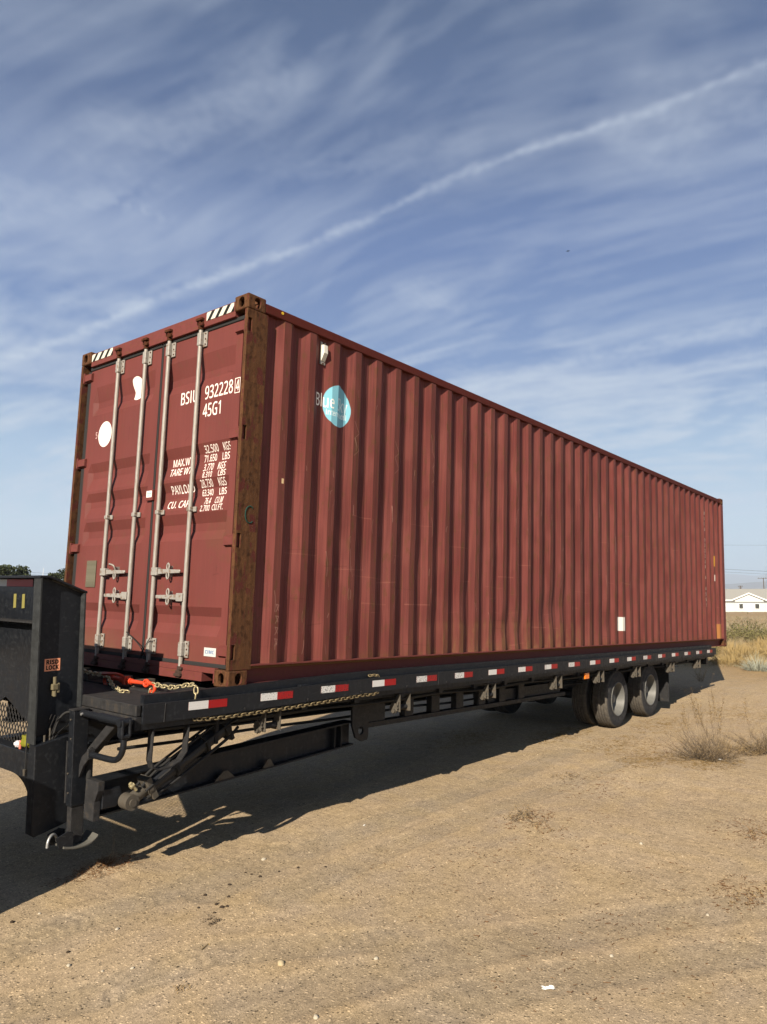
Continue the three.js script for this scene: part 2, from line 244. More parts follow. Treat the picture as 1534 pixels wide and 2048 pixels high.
function twigShrub(p, o, label, category, group) {                   // a shrub of bare stems with spikes of dry seed on top
  const R = mulberry(o.seed), g = thing(o.name || 'dry_shrub', p, label, category || 'shrub', group), st = new Tri(), sp = new Tri();
  for (let n = 0; n < o.n; n++) {
    const a = R() * 6.283, spike = n < o.spikes, tilt = spike ? 0.08 + 0.5 * R() : (o.tilt0 || 0.1) + Math.pow(R(), o.spikeH ? 0.5 : 0.8) * (o.tilt || 1.1), len = spike ? (o.spikeH || o.h) * (0.75 + 0.35 * R()) : o.h * (0.35 + 0.5 * R()) * (o.spikeH ? 0.45 + 0.35 * tilt : 1 - 0.18 * tilt) * 0.8;
    let q = V((R() - 0.5) * o.base, -0.01, (R() - 0.5) * o.base), d = V(Math.sin(tilt) * Math.cos(a), Math.cos(tilt), Math.sin(tilt) * Math.sin(a));
    const steps = 5; let w = o.w;
    for (let s = 0; s < steps; s++) {
      d.add(V((R() - 0.5) * 0.35, (n < o.spikes ? 0.14 : 0.05) + (R() - 0.5) * 0.1, (R() - 0.5) * 0.35)).normalize(); const e = q.clone().addScaledVector(d, len / steps); st.stick(q, e, w, w * 0.8); w *= 0.8;
      if (s > 0) for (let k = 0; k < o.side; k++) { const dd = d.clone().add(V((R() - 0.5) * 1.6, (R() - 0.2) * 0.9, (R() - 0.5) * 1.6)).normalize(), f = q.clone().lerp(e, R()), ee = f.clone().addScaledVector(dd, len * (0.1 + 0.16 * R())); st.stick(f, ee, w * 0.7, w * 0.3); if (R() < 0.6) { const e3 = f.clone().lerp(ee, 0.6); st.stick(e3, e3.clone().addScaledVector(dd.clone().add(V(R() - 0.5, R() - 0.3, R() - 0.5)).normalize(), len * 0.08), w * 0.5, w * 0.2); } if (R() < (o.leafy || 0.25)) for (let m = 0; m < 3; m++) sp.leaf(ee.clone().add(V((R() - 0.5) * 0.03, (R() - 0.5) * 0.03, (R() - 0.5) * 0.03)), o.leaf || 0.006, R); }
      if (n < o.spikes && s >= steps - 2) for (let m = 0; m < 26; m++) sp.leaf(q.clone().lerp(e, R()).add(V((R() - 0.5) * 0.022, (R() - 0.5) * 0.02, (R() - 0.5) * 0.022)), 0.006 + R() * 0.006, R);
      q = e;
    }
  }
  part(g, 'stems', st.geo(), o.stem || greyTwig).userData.kind = 'stuff'; if (sp.p.length) part(g, 'seed_heads', sp.geo(), o.head || dryMat).userData.kind = 'stuff'; return g;
}
function bladeShrub(p, o, label, category, group) {                  // a mound of fine dry blades or leafy sprays
  const R = mulberry(o.seed), g = thing(o.name || 'brush', p, label, category || 'shrub', group), st = new Tri(), lf = new Tri();
  for (let n = 0; n < o.n; n++) {
    const a = R() * 6.283, rr = Math.sqrt(R()), q = V(Math.cos(a) * rr * o.r * 0.55, -0.02, Math.sin(a) * rr * o.r * 0.55), tilt = rr * (o.tilt || 0.9) + (R() - 0.5) * 0.4, len = o.h * (0.55 + 0.6 * R()) * (1.05 - 0.35 * rr), d = V(Math.sin(tilt) * Math.cos(a), Math.cos(tilt), Math.sin(tilt) * Math.sin(a)), e = q.clone().addScaledVector(d, len);
    if (o.leafy) { st.stick(q, e, 0.006, 0.002); for (let m = 0; m < o.leafy; m++) lf.leaf(q.clone().lerp(e, 0.3 + 0.75 * R()).add(V((R() - 0.5) * 0.1, (R() - 0.5) * 0.1, (R() - 0.5) * 0.1)), o.leaf * (0.6 + 0.8 * R()), R); }
    else { const mid = q.clone().lerp(e, 0.55).add(V((R() - 0.5) * 0.06, 0.03, (R() - 0.5) * 0.06)); lf.stick(q, mid, o.w, o.w * 0.8); lf.stick(mid, e, o.w * 0.8, o.w * 0.15); }
  }
  if (st.p.length) part(g, 'stems', st.geo(), greyTwig); part(g, o.leafy ? 'leaves' : 'blades', lf.geo(), o.mat); return g;
}
twigShrub(onYard(1418, 1519), { seed: 3, n: 120, h: 0.9, base: 0.3, w: 0.005, side: 4, spikes: 12, spikeH: 0.72, tilt: 1.5, leafy: 0.35 }, 'grey twiggy dry shrub with upright seed spikes beside the tyres', 'shrub');
twigShrub(onYard(1532, 1508), { seed: 8, n: 110, h: 0.9, base: 0.3, w: 0.005, side: 4, spikes: 4, spikeH: 0.8, tilt: 1.5, leafy: 0.35 }, 'dry twiggy shrub with a single tall branching stalk', 'shrub');
twigShrub(onYard(1478, 1506), { seed: 9, n: 70, h: 0.42, base: 0.4, w: 0.005, side: 3, spikes: 0, tilt0: 0.7, tilt: 0.8, stem: dryMat }, 'low brittle weed sprawling between the two dry shrubs', 'weed');
twigShrub(onYard(1052, 1640), { seed: 12, name: 'twig_mat', n: 30, h: 0.26, base: 0.3, w: 0.005, side: 3, spikes: 0, tilt0: 0.8, tilt: 0.75, stem: greyTwig }, 'low mat of dark dead twigs on the open dirt', 'twigs');
twigShrub(onYard(1095, 1662), { seed: 13, name: 'twig_mat', n: 16, h: 0.16, base: 0.22, w: 0.004, side: 3, spikes: 0, tilt0: 0.9, tilt: 0.6, stem: brownMat }, 'small reddish brown clump of dead twigs beside a larger grey mat', 'twigs');
twigShrub(onYard(1132, 1553), { seed: 14, name: 'twig_mat', n: 22, h: 0.16, base: 0.25, w: 0.004, side: 3, spikes: 0, tilt0: 0.9, tilt: 0.6 }, 'flattened grey twigs in the track leading to the tyres', 'twigs');
twigShrub(onYard(1525, 1675), { seed: 15, name: 'twig_mat', n: 30, h: 0.2, base: 0.3, w: 0.004, side: 3, spikes: 0, tilt0: 0.7, tilt: 0.8, stem: brownMat }, 'reddish brown dead weed lying in front of the dry shrubs', 'twigs');
twigShrub(onYard(1492, 1785), { seed: 16, name: 'twig_mat', n: 34, h: 0.15, base: 0.42, w: 0.004, side: 3, spikes: 0, tilt0: 1.0, tilt: 0.5, stem: brownMat }, 'broad thin mat of dead brown weeds on bare dirt', 'twigs');
twigShrub(onYard(425, 1845), { seed: 17, name: 'twig_mat', n: 14, h: 0.05, base: 0.07, w: 0.003, side: 3, spikes: 0, tilt0: 0.7, tilt: 0.8, leafy: 0.5, head: greyTwig }, 'tiny grey dried plant beside dark pebbles', 'twigs');
twigShrub(onYard(360, 1978), { seed: 18, name: 'twig_mat', n: 12, h: 0.045, base: 0.05, w: 0.003, side: 3, spikes: 0, tilt0: 0.7, tilt: 0.8, stem: brownMat }, 'tiny brown curled weed on bare dirt', 'twigs');
twigShrub(onYard(1400, 1362), { seed: 19, name: 'dry_shrub', n: 16, h: 0.5, base: 0.1, w: 0.007, side: 2, spikes: 0, tilt: 0.9, stem: dryMat }, 'sparse bare shrub behind the trailer, near the white spiky plant', 'shrub');
bladeShrub(onYard(1517, 1341), { seed: 31, name: 'spiky_plant', n: 260, h: 0.46, r: 0.4, w: 0.009, tilt: 1.25, mat: paleMat }, 'pale silvery plant of stiff radiating blades at the field edge', 'plant');
// dry stalks and straw by the jack foot
{
  const p = onYard(222, 1728), t = new Tri(), R = mulberry(40);
  const g = thing('dry_weed', p, 'tuft of brown dead grass with two thin stalks below the jack', 'weed');
  t.stick(V(-0.02, 0, 0), V(0.0, 0.14, 0.02), 0.003, 0.001); t.stick(V(0, 0.14, 0.02), V(0.0, 0.28, 0.0), 0.002, 0.001); t.stick(V(0.02, 0, -0.02), V(0.045, 0.2, -0.03), 0.0025, 0.001);
  part(g, 'stalks', t.geo(), dryMat);
  const b = new Tri(); for (let n = 0; n < 420; n++) { const a = R() * 6.28, r = R() * 0.2, q = V(Math.cos(a) * r * 1.3 - 0.04, 0, Math.sin(a) * r * 0.7); q.y = groundY(p.x + q.x, p.z + q.z) - p.y + 0.003; const e = q.clone().add(V((R() - 0.5) * 0.09, R() * 0.03, (R() - 0.5) * 0.09)); b.stick(q, e, 0.0022, 0.001); }
  part(g, 'dead_grass', b.geo(), brownMat);
}
// straw litter: short dry stems lying in drifts
function litter(name, label, mat, spots, n, seed, len) {
  const R = mulberry(seed), geo = new THREE.BoxGeometry(1, 0.0016, 0.0024), im = new THREE.InstancedMesh(geo, mat, n * spots.length), M = new THREE.Matrix4(), Q = new THREE.Quaternion(), E = new THREE.Euler(); let k = 0;
  for (const [u, v, rx, rz] of spots) { const c = onGround(u, v); for (let i = 0; i < n; i++) { const a = R() * 6.283, r = Math.pow(R(), 0.7), x = c.x + Math.cos(a) * r * rx, z = c.z + Math.sin(a) * r * rz, l = len * (0.3 + R()); E.set(0, R() * 6.283, (R() - 0.5) * 0.25, 'YXZ'); M.compose(V(x, groundY(x, z) + 0.003 + R() * 0.006, z), Q.setFromEuler(E), V(l, 1, 0.6 + R())); im.setMatrixAt(k++, M); } }
  im.name = name; im.castShadow = im.receiveShadow = true; scene.add(tag(im, label, name.replace('_', ' '), null, 'stuff'));
}
litter('straw_litter', 'golden straw drifts on the dirt beside the tyres and shrubs', std({ color: 0x7c6846, roughness: 1 }), [[1240, 1490, 0.75, 0.42], [1300, 1520, 0.6, 0.3], [1420, 1525, 0.55, 0.35], [1330, 1450, 0.9, 0.4], [1480, 1430, 1.1, 0.6], [1120, 1470, 0.8, 0.3], [940, 1475, 0.9, 0.4]], 480, 81, 0.05);
litter('dead_weed_litter', 'brown scraps of dead weed scattered over the dirt', brownMat, [[1492, 1785, 0.35, 0.22], [1500, 1660, 0.5, 0.3], [1060, 1640, 0.35, 0.16], [1200, 1570, 0.7, 0.4], [200, 1740, 0.4, 0.12], [1330, 1500, 0.7, 0.35], [1250, 1850, 1.2, 0.7], [1000, 1700, 1.5, 0.7]], 130, 82, 0.028);
// scraps
{
  const white = std({ color: 0xcfcdc6, roughness: 0.8, side: THREE.DoubleSide });
  const scrap = (u, v, s, label, turn) => { const p = onYard(u, v), g = quadGrid(6, 4, (i, j) => { const x = (i / 6 - 0.5) * (1 + 0.25 * Math.sin(j * 2.1)), z = (j / 4 - 0.5) * 0.42 * (1 + 0.5 * Math.sin(i * 1.7)); return [x * s, (0.1 + 0.12 * N2(i * 0.6, j * 0.7 + u) + 0.1) * s, z * s, i / 6, j / 4]; }), m = part(scene, 'paper_scrap', g, white); m.position.copy(p); m.rotation.y = turn; tag(m, label, 'paper scrap'); };
  scrap(1096, 1980, 0.055, 'crumpled white paper scrap on open dirt', -0.9); scrap(728, 1652, 0.03, 'small white paper scrap at the edge of the trailer shadow', 0.4); scrap(1440, 1521, 0.06, 'cream scrap lying at the foot of the shrub', 0.2);
  const p = onYard(410, 1895), t = new Tri(); t.stick(V(-0.03, 0.004, 0.012), V(0.03, 0.007, -0.012), 0.006, 0.004); t.stick(V(0.03, 0.006, -0.014), V(0.035, 0.003, -0.004), 0.006, 0.004); const m = part(scene, 'stick', t.geo(), goldMat); m.position.copy(p); tag(m, 'short pale stick lying on the dirt', 'stick');
}
// ---------------------------------------------------------------- the container
const CL = 12.192, CW = 2.438, CH = 2.896;
const RED = [97, 51, 47];
const rustTex = paint(768, 768, (x, y) => {                       // corroded posts: brown scale in vertical runs, maroon paint left in patches
  const u = x / 768, v = y / 768, run = fbm(u * 22, v * 3.2, 4), blot = fbm(u * 5 + 3, v * 3.2, 5, N2b), fine = tileN(x, y, 768, 768, 130);
  const keep = smooth(0.1, 0.16, blot + 0.3 * run + 0.12 * fine - 0.10), pale = smooth(0.36, 0.55, 0.6 * run + 0.5 * fine + 0.3 * blot), dark = smooth(0.1, 0.45, fbm(u * 14 - 5, v * 9, 4) + 0.2 * fine);
  const a = [97 + 20 * run + 16 * fine - 22 * dark, 67 + 14 * run + 11 * fine - 18 * dark, 44 + 9 * run + 7 * fine - 13 * dark], b = [92 + 8 * fine, 47 + 6 * fine, 42 + 6 * fine];
  return [0, 1, 2].map((c) => mix(mix(a[c], b[c], keep), [142, 104, 66][c], pale * 0.4));
}, null, true);
const rustBump = grey(512, 512, (x, y) => 0.5 + 0.25 * tileN(x, y, 512, 512, 40) + 0.2 * tileN(x, y, 512, 512, 120));
const rust = std({ map: rustTex, color: 0xd2cecb, bumpMap: rustBump, bumpScale: 0.002, roughness: 0.85 });
const redTex = paint(512, 512, (x, y) => { const n = tileN(x, y, 512, 512, 18), f = tileN(x, y, 512, 512, 150), st = fbm(x / 512 * 40, y / 512 * 3, 3); const sc = smooth(0.38, 0.52, tileN(x, y, 512, 512, 34) + 0.3 * f); const k = 1 + 0.05 * n + 0.045 * f + 0.04 * st; return [mix(RED[0] * k, 92, sc * 0.7), mix(RED[1] * k, 58, sc * 0.7), mix(RED[2] * k, 38, sc * 0.7)]; }, null, true);
const red = std({ map: redTex, roughness: 0.62 });
const galv = std({ map: paint(512, 512, (x, y) => { const f = tileN(x, y, 512, 512, 60), d = smooth(0.25, 0.5, tileN(x + 80, y, 512, 512, 22) + 0.4 * f); const k = 1 + 0.09 * f; return [mix(140 * k, 102, d * 0.6), mix(137 * k, 80, d * 0.6), mix(131 * k, 62, d * 0.6)]; }, null, true), roughness: 0.5, metalness: 0.15 });
const rustyIron = std({ map: rustTex, roughness: 0.9, color: 0xb09a90 });
const darkIron = std({ color: 0x3b2e28, roughness: 0.9 });
const rubber = std({ color: 0x2a2a2a, roughness: 0.8 });
const decal = (t) => std({ map: t, roughness: 0.6 });
const ct = rig('shipping_container', 'forty-foot maroon corrugated container with rusty posts, loaded on the trailer', 'container');

// corner castings: one block with its three openings, mirrored to eight corners
{
  const ev = new Evaluator(); ev.useGroups = false; const m = new THREE.MeshBasicMaterial();
  const oval = (w, h, d) => { const r = w / 2, s = new THREE.Shape(); s.absarc(0, h / 2 - r, r, 0, Math.PI); s.absarc(0, -h / 2 + r, r, Math.PI, 2 * Math.PI); return new THREE.ExtrudeGeometry(s, { depth: d, bevelEnabled: false, curveSegments: 10 }).translate(0, 0, -d / 2); };
  const brush = (g) => { const b = new Brush(g, m); b.updateMatrixWorld(); return b; };
  let b = brush(new RoundedBoxGeometry(0.178, 0.118, 0.162, 3, 0.012));
  const cut = (g) => { b = ev.evaluate(b, brush(g), SUBTRACTION); b.updateMatrixWorld(); };
  cut(new THREE.BoxGeometry(0.132, 0.066, 0.118)); cut(oval(0.063, 0.082, 0.1).rotateY(Math.PI / 2).translate(-0.089, 0.0, 0.004)); cut(oval(0.063, 0.082, 0.1).translate(0.005, 0, 0.081)); cut(oval(0.06, 0.118, 0.1).rotateX(Math.PI / 2).rotateY(Math.PI / 2).translate(0, 0.059, 0));
  const one = metric(clean(b.geometry), 1.6);
  const flip = (sx, sy, sz) => { const g = one.clone().scale(sx, sy, sz); if (sx * sy * sz < 0) { for (const n of ['position', 'normal', 'uv']) { const a = g.attributes[n], s = a.itemSize; for (let i = 0; i < a.count; i += 3) for (let c = 0; c < s; c++) { const t = a.array[(i + 1) * s + c]; a.array[(i + 1) * s + c] = a.array[(i + 2) * s + c]; a.array[(i + 2) * s + c] = t; } } } return g; };
  for (const ex of [0, 1]) for (const ey of [0, 1]) for (const ez of [0, 1]) { const o = part(ct, 'corner_casting', flip(ex ? -1 : 1, ey ? 1 : -1, ez ? -1 : 1), rust); o.position.set(ex ? CL - 0.089 : 0.089, ey ? CH - 0.059 : 0.059, ez ? -CW + 0.081 : -0.081); }
  // door-end posts with pockets where the hinges turn
  for (const ez of [0, 1]) {
    b = brush(new RoundedBoxGeometry(0.205, 2.66, 0.034, 1, 0.006).translate(0.1045, 1.448, -0.019));
    for (const y of [2.655, 1.835, 1.04, 0.245]) cut(new THREE.BoxGeometry(0.036, 0.105, 0.09).translate(0.031, y, -0.012));
    let g = metric(clean(b.geometry), 0.9); if (ez) g = metric(new RoundedBoxGeometry(0.205, 2.66, 0.034, 1, 0.006).translate(0.1045, 1.448, -CW + 0.019), 0.9);
    part(ct, 'corner_post', g, rust, 'rust-brown post at the door end');
    part(ct, 'corner_post', box(CL - 0.165, CL - 0.002, 0.118, 2.778, ez ? -CW + 0.002 : -0.13, ez ? -CW + 0.13 : -0.002, 0.006), red);
  }
}
// side walls: trapezoid corrugation on a 278 mm pitch, a few dents near the foot
const sideProfile = (() => { const p = [[0.2, -0.044]]; let x = 0.315; p.push([0.25, -0.044]); p.push([0.315, -0.044]); while (x < CL - 0.42) { p.push([x + 0.068, -0.008], [x + 0.140, -0.008], [x + 0.208, -0.044], [x + 0.278, -0.044]); x += 0.278; } p.push([CL - 0.16, -0.044]); return p; })();
const dents = [[3.9, 0.45, 0.16, 0.02], [4.18, 0.36, 0.14, 0.022], [3.62, 0.38, 0.14, 0.016], [4.75, 0.6, 0.2, 0.022], [5.05, 0.66, 0.22, 0.024], [2.5, 0.5, 0.12, 0.012], [3.05, 0.75, 0.18, 0.012], [6.5, 0.5, 0.2, 0.014], [7.4, 1.0, 0.3, 0.012], [2.0, 0.9, 0.2, 0.008]];
function sideTexture(x0, x1, seed) {
  const w = 2048, h = 820, R = mulberry(seed), X = (m) => (m - x0) / (x1 - x0) * w, Y = (m) => h - (m - 0.13) / 2.69 * h, k = w / (x1 - x0);
  return paint(w, h, (x, y) => {
    const mx = x0 + (x + 0.5) / w * (x1 - x0), my = 0.13 + (1 - (y + 0.5) / h) * 2.69, ph = ((mx - 0.315) % 0.278 + 0.278) % 0.278, outer = smooth(0.062, 0.07, ph) * smooth(0.146, 0.138, ph);
    const st = fbm(mx * 34, my * 1.1, 3), f = N2b(mx * 130, my * 130), big = fbm(mx * 0.9, my * 0.7, 3), sm = fbm(mx * 9, my * 4 + 7, 4, N2b);
    const pan = 0.05 * N2(Math.floor((mx + 0.11) / 1.112) * 3.7, 2), ch = smooth(-0.1, 0.5, fbm(mx * 2.2 + 40, my * 1.3, 3) + 0.35 * st); let c = [RED[0] * (1 + pan + 0.14 * st + 0.05 * f + 0.12 * big), RED[1] * (1 + pan + 0.14 * st + 0.05 * f + 0.2 * big), RED[2] * (1 + pan + 0.12 * st + 0.05 * f + 0.2 * big)]; c = c.map((v, i) => mix(v, [112, 64, 58][i], ch * 0.45));
    const worn = outer * clamp(0.55 + 0.5 * sm + 0.25 * st); c = [mix(c[0], 90, worn * 0.6), mix(c[1], 54, worn * 0.6), mix(c[2], 42, worn * 0.6)];
    // scale rust where the sheet is scraped bare: outer faces near the foot of the bent ribs, and scattered blisters
    const low = smooth(0.50, 0.43, my + 0.04 * sm) * smooth(1.9, 2.9, mx) * smooth(6.4, 5.0, mx), run = smooth(0.15, 0.5, fbm(mx * 17, my * 0.8 + 3, 3, N2b)) * smooth(0.9, 2.6, my), rs = clamp(low * (0.25 + 0.75 * outer) * clamp(0.75 + 1.1 * sm + 0.3 * f) + smooth(0.40, 0.52, sm + 0.3 * f) * 0.7 + outer * smooth(0.28, 0.5, sm + 0.5 * st) * 0.6 + 0.28 * run + smooth(0.27, 0.17, my + 0.05 * sm) * clamp(0.35 + sm) * 0.7);
    return [mix(c[0], mix(82, 106, low), rs * 0.8), mix(c[1], mix(56, 76, low), rs * 0.8), mix(c[2], mix(35, 52, low), rs * 0.8)];
  }, (c) => {
    c.lineCap = 'round';
    for (let n = 0; n < 240; n++) { const x = x0 + R() * (x1 - x0), xi = 0.315 + Math.round((x - 0.315) / 0.278) * 0.278 + 0.075 + R() * 0.06, y = 0.2 + R() * 2.3, l = 0.03 + R() * R() * 0.3; c.strokeStyle = `rgba(${R() < 0.6 ? '196,168,150' : '70,34,30'},${0.15 + R() * 0.4})`; c.lineWidth = 0.6 + R() * 1.5; c.beginPath(); c.moveTo(X(xi), Y(y)); c.quadraticCurveTo(X(xi + (R() - 0.5) * 0.04), Y(y + l / 2), X(xi + (R() - 0.5) * 0.04), Y(y + l)); c.stroke(); }
    for (let n = 0; n < 70; n++) { const x = x0 + R() * (x1 - x0), y = 0.2 + R() * R() * 2.2, l = 0.05 + R() * 0.35; c.strokeStyle = `rgba(${R() < 0.5 ? '150,104,88' : '74,40,30'},${0.12 + R() * 0.3})`; c.lineWidth = 0.8 + R() * 2.4; c.beginPath(); c.moveTo(X(x), Y(y)); c.lineTo(X(x + l), Y(y + (R() - 0.5) * 0.05)); c.stroke(); }
    for (let n = 0; n < 46; n++) { const xi = 0.315 + Math.round(R() * (x1 - x0) / 0.278) * 0.278 + x0 - 0.2 + 0.06 + R() * 0.09, y = 0.5 + R() * 2.2, l = 0.15 + R() * 0.8; for (let q = 0; q < 5; q++) { c.strokeStyle = `rgba(70,42,26,${0.07 + R() * 0.1})`; c.lineWidth = 1 + R() * 4; c.beginPath(); c.moveTo(X(xi + (R() - 0.5) * 0.02), Y(y)); c.lineTo(X(xi + (R() - 0.5) * 0.03), Y(y - l * (0.4 + R() * 0.6))); c.stroke(); } }
    if (x0 < 1) {
      // the blue disc and its lettering
      c.save(); c.beginPath(); const P = new THREE.CatmullRomCurve3([[0.956, 2.413], [0.987, 2.424], [1.047, 2.437], [1.099, 2.418], [1.133, 2.386], [1.161, 2.349], [1.176, 2.308], [1.188, 2.264], [1.188, 2.224], [1.177, 2.176], [1.158, 2.139], [1.123, 2.104], [1.08, 2.087], [0.998, 2.079], [0.942, 2.101], [0.899, 2.136], [0.878, 2.18], [0.865, 2.222], [0.865, 2.272], [0.875, 2.321], [0.891, 2.357], [0.918, 2.389]].map(([x, y]) => V(x, y, 0)), true).getPoints(90); for (const p of P) c.lineTo(X(p.x), Y(p.y)); c.closePath(); c.fillStyle = '#79b4c4'; c.fill(); c.restore();
      c.fillStyle = '#ece9df'; c.save(); c.translate(X(0.772), Y(2.222)); c.scale(0.9, 1.16); c.font = `${0.112 * k}px sans-serif`; c.fillText('Blue', 0, 0); c.fillStyle = '#cfe0e2'; c.fillText('Sky', 0.262 * k, 0); c.restore();
      c.save(); c.translate(X(0.892), Y(2.160)); c.scale(0.98, 1.05); c.fillStyle = '#dfe8e8'; c.font = `${0.054 * k}px sans-serif`; c.fillText('intermodal', 0, 0); c.restore();
      // chalk scrawl running up one rib, and small paint marks
      c.strokeStyle = 'rgba(205,186,174,0.3)'; c.lineWidth = 2; for (let i = 0; i < 4; i++) { const y = 0.28 + i * 0.085; c.beginPath(); c.moveTo(X(0.425), Y(y)); c.lineTo(X(0.455), Y(y + 0.05)); c.lineTo(X(0.425), Y(y + 0.055)); c.lineTo(X(0.45), Y(y + 0.01)); c.stroke(); }
      c.fillStyle = '#cdb389'; c.fillRect(X(0.42), Y(1.55), 8, 12); c.fillStyle = '#d8d3c6'; c.fillRect(X(4.95), Y(1.45), 5, 14);
      c.strokeStyle = 'rgba(200,170,155,0.35)'; c.lineWidth = 1.4; for (const [x, y] of [[1.26, 2.17], [1.82, 2.1], [2.4, 2.1]]) { c.beginPath(); for (let i = 0; i < 7; i++) c.lineTo(X(x + 0.03 * ((i * 7) % 3 - 1)), Y(y - i * 0.05)); c.stroke(); }
    } else {
      c.fillStyle = '#c9c7c0'; c.fillRect(X(6.95), Y(0.535), 0.27 * k, 0.2 * k / 1.02 * (820 / 2.69) / k);
      c.fillStyle = '#94653a'; c.fillRect(X(11.68), Y(0.43), 0.33 * k, 0.28 * 820 / 2.69);
      c.fillStyle = '#d9d2c4'; c.save(); c.font = `${0.075 * k}px sans-serif`; for (const [i, t] of [...'BSIU 932228 4 45G1'].entries()) c.fillText(t, X(10.955), Y(2.45 - i * 0.1)); c.restore();
      c.fillStyle = '#c9a02c'; c.fillRect(X(11.505), Y(1.72), 0.072 * k, 0.2 * 820 / 2.69); c.fillStyle = '#d8d2c4'; c.fillRect(X(11.505), Y(1.36), 0.06 * k, 0.12 * 820 / 2.69);
    }
  });
}
const XS = 6.153; // the seam between two sheets of the near wall
{
  const tex = [sideTexture(0.2, XS, 1), sideTexture(XS, CL - 0.16, 2)];
  const make = (list, flipZ, x0, x1) => quadGrid(list.length - 1, 26, (i, j) => { const [x, z] = list[i], y = 0.155 + j / 26 * 2.645; let dz = 0.0025 * N2(x * 1.7, y * 1.9); for (const [dx, dy, r, a] of dents) dz -= a * Math.exp(-((x - dx) ** 2 + (y - dy) ** 2) / (r * r)) * (z > -0.02 ? 1 : 0.35) * smooth(0.155, 0.3, y); dz *= smooth(2.8, 2.6, y) * smooth(0.155, 0.25, y); const zz = z + (flipZ ? 0 : dz); return [x, y, flipZ ? -CW - zz : zz, (x - x0) / (x1 - x0), (y - 0.13) / 2.69]; });
  const k = sideProfile.findIndex((p) => p[0] > XS - 0.02), a = sideProfile.slice(0, k + 1), b = sideProfile.slice(k);
  part(ct, 'side_wall', make(a, false, 0.2, XS), std({ map: tex[0], roughness: 0.6 }), 'corrugated side sheet with a round blue logo');
  part(ct, 'side_wall', make(b, false, XS, CL - 0.16), std({ map: tex[1], roughness: 0.6 }), 'corrugated side sheet with a white paper square');
  part(ct, 'side_wall', make(sideProfile, true, 0, 4), red);
  for (const s of [0, 1]) {
    const Z = (a, b) => s ? [-CW - b, -CW - a] : [a, b];
    part(ct, 'top_rail', box(0.178, CL - 0.178, 2.793, 2.866, ...Z(-0.062, -0.002), 0.006), std({ map: redTex, color: 0xc8a898, roughness: 0.75 }));
    part(ct, 'bottom_rail', join(box(0.205, CL - 0.165, 0.145, 0.157, ...Z(-0.09, -0.001), 0.002), box(0.205, CL - 0.165, 0.016, 0.145, ...Z(-0.09, -0.08), 0.001), box(0.205, CL - 0.165, 0.012, 0.02, ...Z(-0.08, -0.03), 0.001)), red);
  }
  part(ct, 'roof', quadGrid(Math.floor(11.8 / 0.209) * 4, 1, (i, j) => { const per = Math.floor(i / 4), ph = i % 4, x = 0.2 + per * 0.209 + [0, 0.091, 0.104, 0.195][ph]; return [x, 2.868 + (ph === 1 || ph === 2 ? (ph === 1 ? 0 : -0.018) : (ph === 3 ? -0.018 : 0)), j ? -CW + 0.06 : -0.06, x, j]; }), red);
  part(ct, 'front_wall', box(CL - 0.06, CL - 0.03, 0.1, 2.8, -CW + 0.13, -0.13, 0.004), red); part(ct, 'floor', box(0.2, CL - 0.17, 0.12, 0.15, -CW + 0.06, -0.06, 0.003), brownMat);
  part(ct, 'header', box(0.012, 0.1, 2.745, 2.868, -CW + 0.163, -0.163, 0.005), red); part(ct, 'front_header', box(CL - 0.08, CL - 0.01, 2.8, 2.866, -CW + 0.163, -0.163, 0.005), red);
  part(ct, 'sill', join(box(0.006, 0.14, 0.085, 0.125, -CW + 0.163, -0.163, 0.004), box(0.006, 0.14, 0.02, 0.085, -CW + 0.31, -0.31, 0.004), box(0.006, 0.14, 0.02, 0.085, -0.176, -0.163, 0.002), box(0.006, 0.14, 0.02, 0.085, -CW + 0.163, -CW + 0.176, 0.002)), red); part(ct, 'front_sill', box(CL - 0.14, CL - 0.01, 0.02, 0.125, -CW + 0.163, -0.163, 0.005), red);
  // vent near the top of the second rib
  const vent = part(ct, 'vent', join(box(0.806, 0.868, 2.57, 2.762, -0.041, -0.034, 0.002)), galv); part(vent, 'hood', plateX([[-0.036, 2.735], [-0.004, 2.73], [0.002, 2.66], [-0.03, 2.6], [-0.036, 2.6]], 0.814, 0.86), std({ color: 0xc9c7bc, roughness: 0.5 }));
  for (const y of [2.578, 2.754]) part(vent, 'bolt', rod(V(0.837, y, -0.036), V(0.837, y, -0.028), 0.007, 8), rustyIron);
  part(ct, 'paint_mark', rod(V(0.345, 2.842, -0.003), V(0.345, 2.842, 0.001), 0.012, 10), std({ color: 0xc2a433, roughness: 0.7 }), 'small yellow dab on the top rail');
  // hazard stripes on the header
  const stripes = (flip) => paint(256, 64, null, (c, w, h) => { c.fillStyle = '#bfbbae'; c.fillRect(0, 0, w, h); c.fillStyle = '#1b1c18'; for (let i = -2; i < 5; i++) { c.beginPath(); const x = i * 74 + 8; c.moveTo(x, h); c.lineTo(x + 32, h); c.lineTo(x + 72, 0); c.lineTo(x + 40, 0); c.fill(); } });
  for (const [z0, z1] of [[-0.515, -0.178], [-2.262, -1.90]]) { const g = new THREE.PlaneGeometry(z1 - z0, 0.068).rotateY(-Math.PI / 2).translate(0.009, 2.825, (z0 + z1) / 2); part(ct, 'hazard_stripe', g, decal(stripes())); }
  // green C chalked on the post
  const arc = []; for (let i = 0; i <= 14; i++) { const a = 0.9 + i / 14 * 4.5; arc.push(V(0.12 + 0.042 * Math.cos(a), 1.235 + 0.062 * Math.sin(a), -0.001)); } part(ct, 'paint_mark', tube(arc, 0.005, 30, 5), std({ color: 0x1d3b34, roughness: 0.8 }), 'dark green letter C brushed on the rusty post');
}
